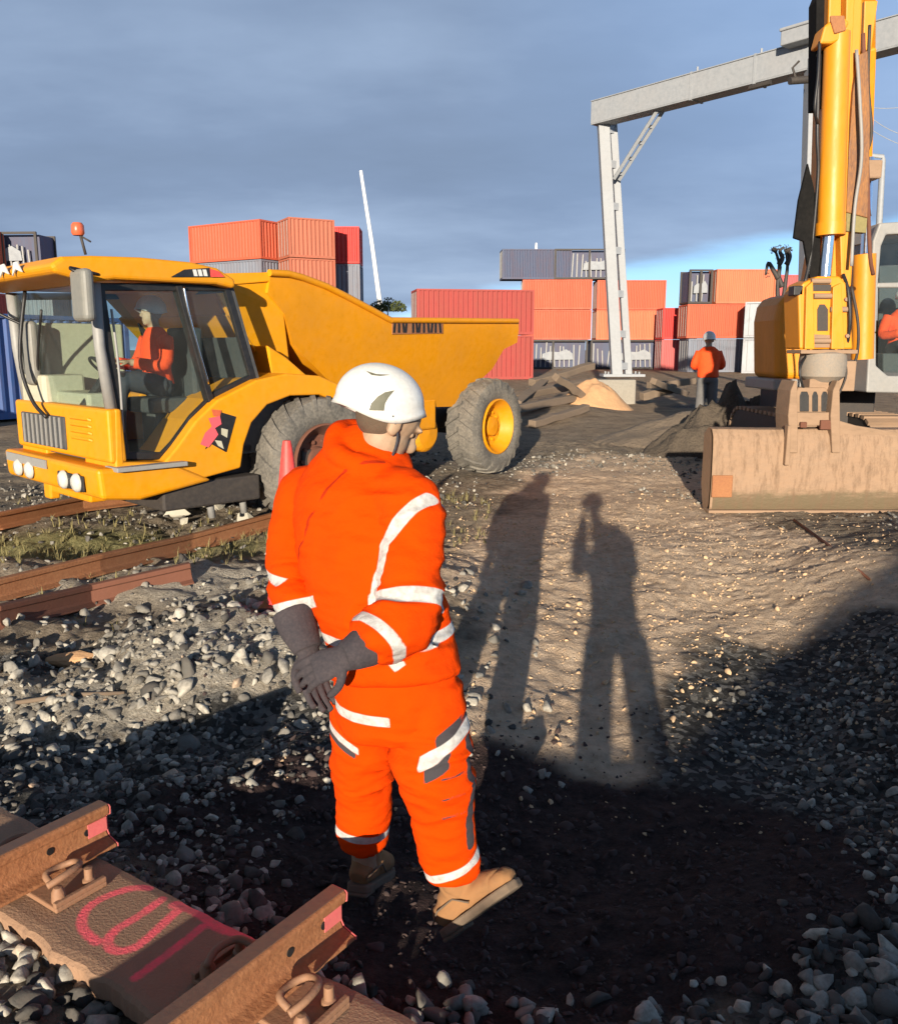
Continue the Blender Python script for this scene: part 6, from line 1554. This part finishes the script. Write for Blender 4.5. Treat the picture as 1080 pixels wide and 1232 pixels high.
# boots
def boot(an, heel, toe, sdir):
    m1 = MB(); P5 = boot_into(m1, an, heel, toe, 1.08, .10, sdir); me_ = remeshed(m1, .0055, 5)
    cc = get_co(me_); n_ = get_no(me_); set_co(me_, cc + n_ * (.005 * fbm(cc[:, 0] * 22, cc[:, 1] * 22, cc[:, 2] * 30, 3, 8) - .004 * np.exp(-((fbm(cc[:, 0] * 9, cc[:, 1] * 9, cc[:, 2] * 14, 2, 19)) / .05) ** 2))[:, None])
    o = link_mesh(me_, 'boot', M['boot'], wk); sole_mb(*P5, s=1.08).build('sole', M['sole'], o, bevel=.006)
    h, d, up, x, Lb_ = P5; lc = MB()
    for k in range(5):
        c_ = h + d * Lb_ * (.42 - .055 * k + .0) + up * (.098 + .028 * k); lc.tube([c_ + x * .035, c_ + d * .018 + up * .01, c_ - x * .035], .0035, 6)
    lc.build('laces', M['sole'], o, smooth=True)
    sm = MB(); sm.tube([h - d * .012 + x * .034 + up * .04, h + d * .10 * Lb_ + x * .049 + up * .062, h + d * .34 * Lb_ + x * .052 + up * .066, h + d * .5 * Lb_ + x * .053 + up * .03], .003, 6); sm.build('welt_seam', M['sole'], o, smooth=True)
    tc_ = MB(); a_ = V(an) + (V(sdir)).normalized() * .085; tc_.tube([a_ - V(sdir).normalized() * .02, a_ + V(sdir).normalized() * .012], [.058, .060], 22); tc_.build('padded_collar', M['sole'], o, smooth=True, bevel=.004)
boot(w(552, 1075, 2.46), w(538, 1122, 2.43), w(620, 1064, 2.40), (anR - w(552, 1075, 2.46)))
boot(w(440, 1032, 2.70), w(430, 1070, 2.62), w(462, 1046, 2.85), V((0, 0, 1)))

# --- distant worker ----------------------------------------------------------
def standing(x, y, z, face, s=1.0, arms='down', lean=0.0, H_=1.75):
    k = H_ / 1.75 * s; f_ = V((face[0], face[1], 0)).normalized(); r_ = f_.cross(V((0, 0, 1))); b = V((x, y, z)); Z = V((0, 0, 1))
    P = lambda a, c_, h: b + r_ * a * k + f_ * c_ * k + Z * h * k
    J = {'lat': r_, 'face': f_, 'spine': [(P(0, 0, .92), .165 * k, .12 * k), (P(0, 0, 1.05), .16 * k, .115 * k), (P(0, .01 + lean * .3, 1.22), .18 * k, .125 * k), (P(0, .02 + lean * .6, 1.37), .185 * k, .12 * k), (P(0, .02 + lean, 1.46), .11 * k, .09 * k), (P(0, .02 + lean, 1.50), .07 * k, .065 * k)],
         'neck': P(0, .02 + lean, 1.48), 'head': P(0, .04 + lean * 1.2, 1.62)}
    for sd_, sg in (('L', -1), ('R', 1)):
        if arms == 'down': J['arm' + sd_] = [P(sg * .17, .02 + lean, 1.40), P(sg * .25, -.01 + lean, 1.12), P(sg * .23, .12 + lean, .93)]
        elif arms == 'front': J['arm' + sd_] = [P(sg * .17, .02 + lean, 1.40), P(sg * .27, .04 + lean, 1.14), P(sg * .10, .26 + lean, 1.10)]
        elif arms == 'cam': J['arm' + sd_] = [P(sg * .18, 0, 1.42), P(sg * .33, .12, 1.28), P(sg * .12, .24, 1.53)]
        J['leg' + sd_] = [P(sg * .09, 0, .88), P(sg * .11, .02, .50), P(sg * .13, 0, .10)]
    return J
DY = 16.5
fx = W(852, 440, DY).x; fz0 = W(852, 395, DY).z - 1.80
J = standing(fx, DY, fz0 - .0, (.1, 1, 0), 1.0, 'front', .02, 1.72)
J['spine'] = [(p_, a * 1.22, b_ * 1.25) for p_, a, b_ in J['spine']]
dw = small_person('distant worker in orange jacket with back to the camera, before the grey container', J, 1.0, (fx, DY, fz0), legs='workgrey', voxel=.016)
gz = gh(fx, DY)
# he stands on a low mound; a second dark one in front hides his boots
heap('rubble_mound', 'grey rubble mound under the distant worker', 'rubble mound', (fx + .3, DY + .5), 2.4, 1.5, .55, M['spoil'], seed=9)
heap('dark_spoil_mound', 'dark spoil mound hiding the boots of the distant worker', 'spoil mound', (fx - .05, DY - 1.6), 1.5, .9, 1.0, M['darkspoil'], seed=14, rough=1.6)

# --- truck driver ------------------------------------------------------------
def sitting(seat, f_, H_=1.0):
    f_ = V(f_).normalized(); Z = V((0, 0, 1)); r_ = f_.cross(Z); P = lambda a, c_, h: V(seat) + r_ * a + f_ * c_ + Z * h
    J = {'lat': r_, 'face': f_, 'spine': [(P(0, 0, .10), .17, .14), (P(0, .01, .25), .16, .125), (P(0, .01, .42), .18, .13), (P(0, .0, .53), .18, .12), (P(0, 0, .60), .11, .09), (P(0, 0, .64), .07, .065)], 'neck': P(0, 0, .62), 'head': P(0, .03, .77)}
    for sd_, sg in (('L', -1), ('R', 1)):
        J['arm' + sd_] = [P(sg * .18, 0, .54), P(sg * .28, .08, .30), P(sg * .16, .34, .32)]; J['leg' + sd_] = [P(sg * .10, .02, .10), P(sg * .13, .42, .12), P(sg * .13, .50, -.30)]
    return J
seat_top = fzc + .50
sp0 = V((SEAT.x, SEAT.y, seat_top)) - A.b * .02
J = sitting(sp0, -A.b)
small_person('truck driver in orange jacket and white helmet sitting behind the cab glass', J, 1.0, sp0, legs='navy', voxel=.014)
# --- excavator operator --------------------------------------------------------
op = W(1082, 415, CY + .85); op.z = W(1082, 425, CY + .85).z
J = sitting(op - V((0, 0, .05)), (0, -1, 0))
small_person('excavator operator in orange jacket sitting in the cab at the right edge', J, 1.0, op, legs='navy', voxel=.014)
# --- photographer, standing right behind the lens ------------------------------
J = standing(.14, -.46, -.0, (0, 1, 0), 1.0, 'cam', 0, 1.84)
hx = V((0.02, -.40, 1.76)); J['head'] = hx; J['neck'] = V((.05, -.44, 1.56)); J['spine'][-1] = (V((.05, -.44, 1.58)), .07, .065); J['spine'][-2] = (V((.07, -.45, 1.52)), .11, .09)
J['legL'] = [V((.04, -.46, .92)), V((-.01, -.44, .5)), V((-.04, -.45, .10))]; J['legR'] = [V((.25, -.46, .92)), V((.29, -.45, .5)), V((.33, -.47, .10))]
J['armL'] = [V((-.12, -.46, 1.48)), V((-.12, -.40, 1.24)), V((-.055, -.20, 1.60))]; J['armR'] = [V((.29, -.46, 1.48)), V((.31, -.38, 1.22)), V((.085, -.20, 1.60))]
J['hdL'] = V((.10, .9, .75)); J['hdR'] = V((-.10, .9, .75)); J['pnL'] = V((1, 0, 0)); J['pnR'] = V((-1, 0, 0))
small_person('photographer in orange jacket and navy trousers holding up a phone', J, 1.0, (.14, -.46, 0), legs='navy', voxel=.016)
ph = MB(); ph.box(V((0, -.045, 1.735)), (.078, 0, 0), (0, .004, 0), (0, 0, .038)); tag(ph.build('phone', M['phone'], bevel=.003, loc=(0, -.045, 1.735)), 'black phone held up by the photographer', 'phone')

# ------------------------------------------------------------------ world: sky with cloud deck
wd = bpy.data.worlds.new('World'); scene.world = wd; wd.use_nodes = True; nt = wd.node_tree
bg = nt.nodes['Background']; sky = N(nt, 'ShaderNodeTexSky', sky_type='NISHITA'); sky.sun_disc = False
sky.sun_elevation = SUN_EL
# the sun stands behind the camera: direction to the sun = -SD
to = -SD; sky.sun_rotation = math.atan2(to.x, to.y); sky.altitude = 20; sky.air_density = 1.0; sky.dust_density = .6; sky.ozone_density = 1.6
tc = N(nt, 'ShaderNodeTexCoord'); sep = N(nt, 'ShaderNodeSeparateXYZ'); nt.links.new(tc.outputs['Generated'], sep.inputs[0])
def MA(op, a, b=None, c=None, clamp=False):
    n = N(nt, 'ShaderNodeMath', operation=op); n.use_clamp = clamp
    for i, v in enumerate((a, b, c)):
        if v is None: continue
        if isinstance(v, (int, float)): n.inputs[i].default_value = v
        else: nt.links.new(v, n.inputs[i])
    return n.outputs[0]
# cloud plane coordinates: direction / (z + k)
den = MA('ADD', MA('MAXIMUM', sep.outputs['Z'], 0.0), .16)
cmb = N(nt, 'ShaderNodeCombineXYZ'); nt.links.new(MA('DIVIDE', sep.outputs['X'], den), cmb.inputs[0]); nt.links.new(MA('DIVIDE', sep.outputs['Y'], den), cmb.inputs[1])
def wn(scale, det, off, sx=1.0):
    mp_ = N(nt, 'ShaderNodeMapping'); mp_.inputs['Location'].default_value = off; mp_.inputs['Scale'].default_value = (sx, 1, 1); nt.links.new(cmb.outputs[0], mp_.inputs[0]); return noise(nt, mp_.outputs[0], scale, det, .55)
n1 = wn(.38, 6, (3.1, 1.7, 0), .75); n2 = wn(1.3, 8, (8.4, 2.2, 4), .7)
cl = MA('ADD', MA('MULTIPLY', n1, .62), MA('MULTIPLY', n2, .38))
K = 1.14
CLOUD = [(.28, (.105 * K, .145 * K, .215 * K)), (.42, (.130 * K, .178 * K, .265 * K)), (.54, (.185 * K, .245 * K, .345 * K)), (.68, (.27 * K, .34 * K, .44 * K))]
cc = ramp(nt, cl, CLOUD)
skyc = mixc(nt, 1.0, sky.outputs[0], (.10, .10, .10), 'MULTIPLY')
# clear strip under the cloud edge, rising towards the right
edge = MA('ADD', MA('MULTIPLY', sep.outputs['X'], .17), .052)
e = MA('SUBTRACT', sep.outputs['Z'], MA('ADD', edge, MA('MULTIPLY', MA('SUBTRACT', n2, .5), .04)))
mask = N(nt, 'ShaderNodeMapRange', interpolation_type='SMOOTHSTEP'); nt.links.new(e, mask.inputs['Value']); mask.inputs['From Min'].default_value = -.010; mask.inputs['From Max'].default_value = .014
strip = mixc(nt, .85, skyc, (.25, .52, .84)); 
lowhaze = N(nt, 'ShaderNodeMapRange'); nt.links.new(sep.outputs['Z'], lowhaze.inputs['Value']); lowhaze.inputs['From Min'].default_value = 0.0; lowhaze.inputs['From Max'].default_value = .09
strip = mixc(nt, lowhaze.outputs[0], (.42, .60, .78), strip)
# bluer thin cloud towards upper right
thin = MA('MULTIPLY', MA('MAXIMUM', sep.outputs['X'], 0.0), MA('MULTIPLY', MA('MAXIMUM', sep.outputs['Z'], 0.0), 3.2), None, True)
cc = mixc(nt, thin, cc, (.20, .34, .60))
fin = mixc(nt, mask.outputs[0], strip, cc)
zen = N(nt, 'ShaderNodeMapRange'); nt.links.new(sep.outputs['Z'], zen.inputs['Value']); zen.inputs['From Min'].default_value = .36; zen.inputs['From Max'].default_value = .62; zen.inputs['To Min'].default_value = 1.0; zen.inputs['To Max'].default_value = .22  # sky above the view dimmed to cut fill light on the ground
fin = mixc(nt, 1.0, fin, zen.outputs[0], 'MULTIPLY')
nt.links.new(fin, bg.inputs['Color']); bg.inputs['Strength'].default_value = 1.0

# ------------------------------------------------------------------ colour management
scene.view_settings.view_transform = 'Standard'; scene.view_settings.look = 'None'; scene.view_settings.gamma = 1
scene.view_settings.use_curve_mapping = False; scene.view_settings.exposure = .78
scene.cycles.max_bounces = 6; scene.cycles.transparent_max_bounces = 16; scene.cycles.use_denoising = True
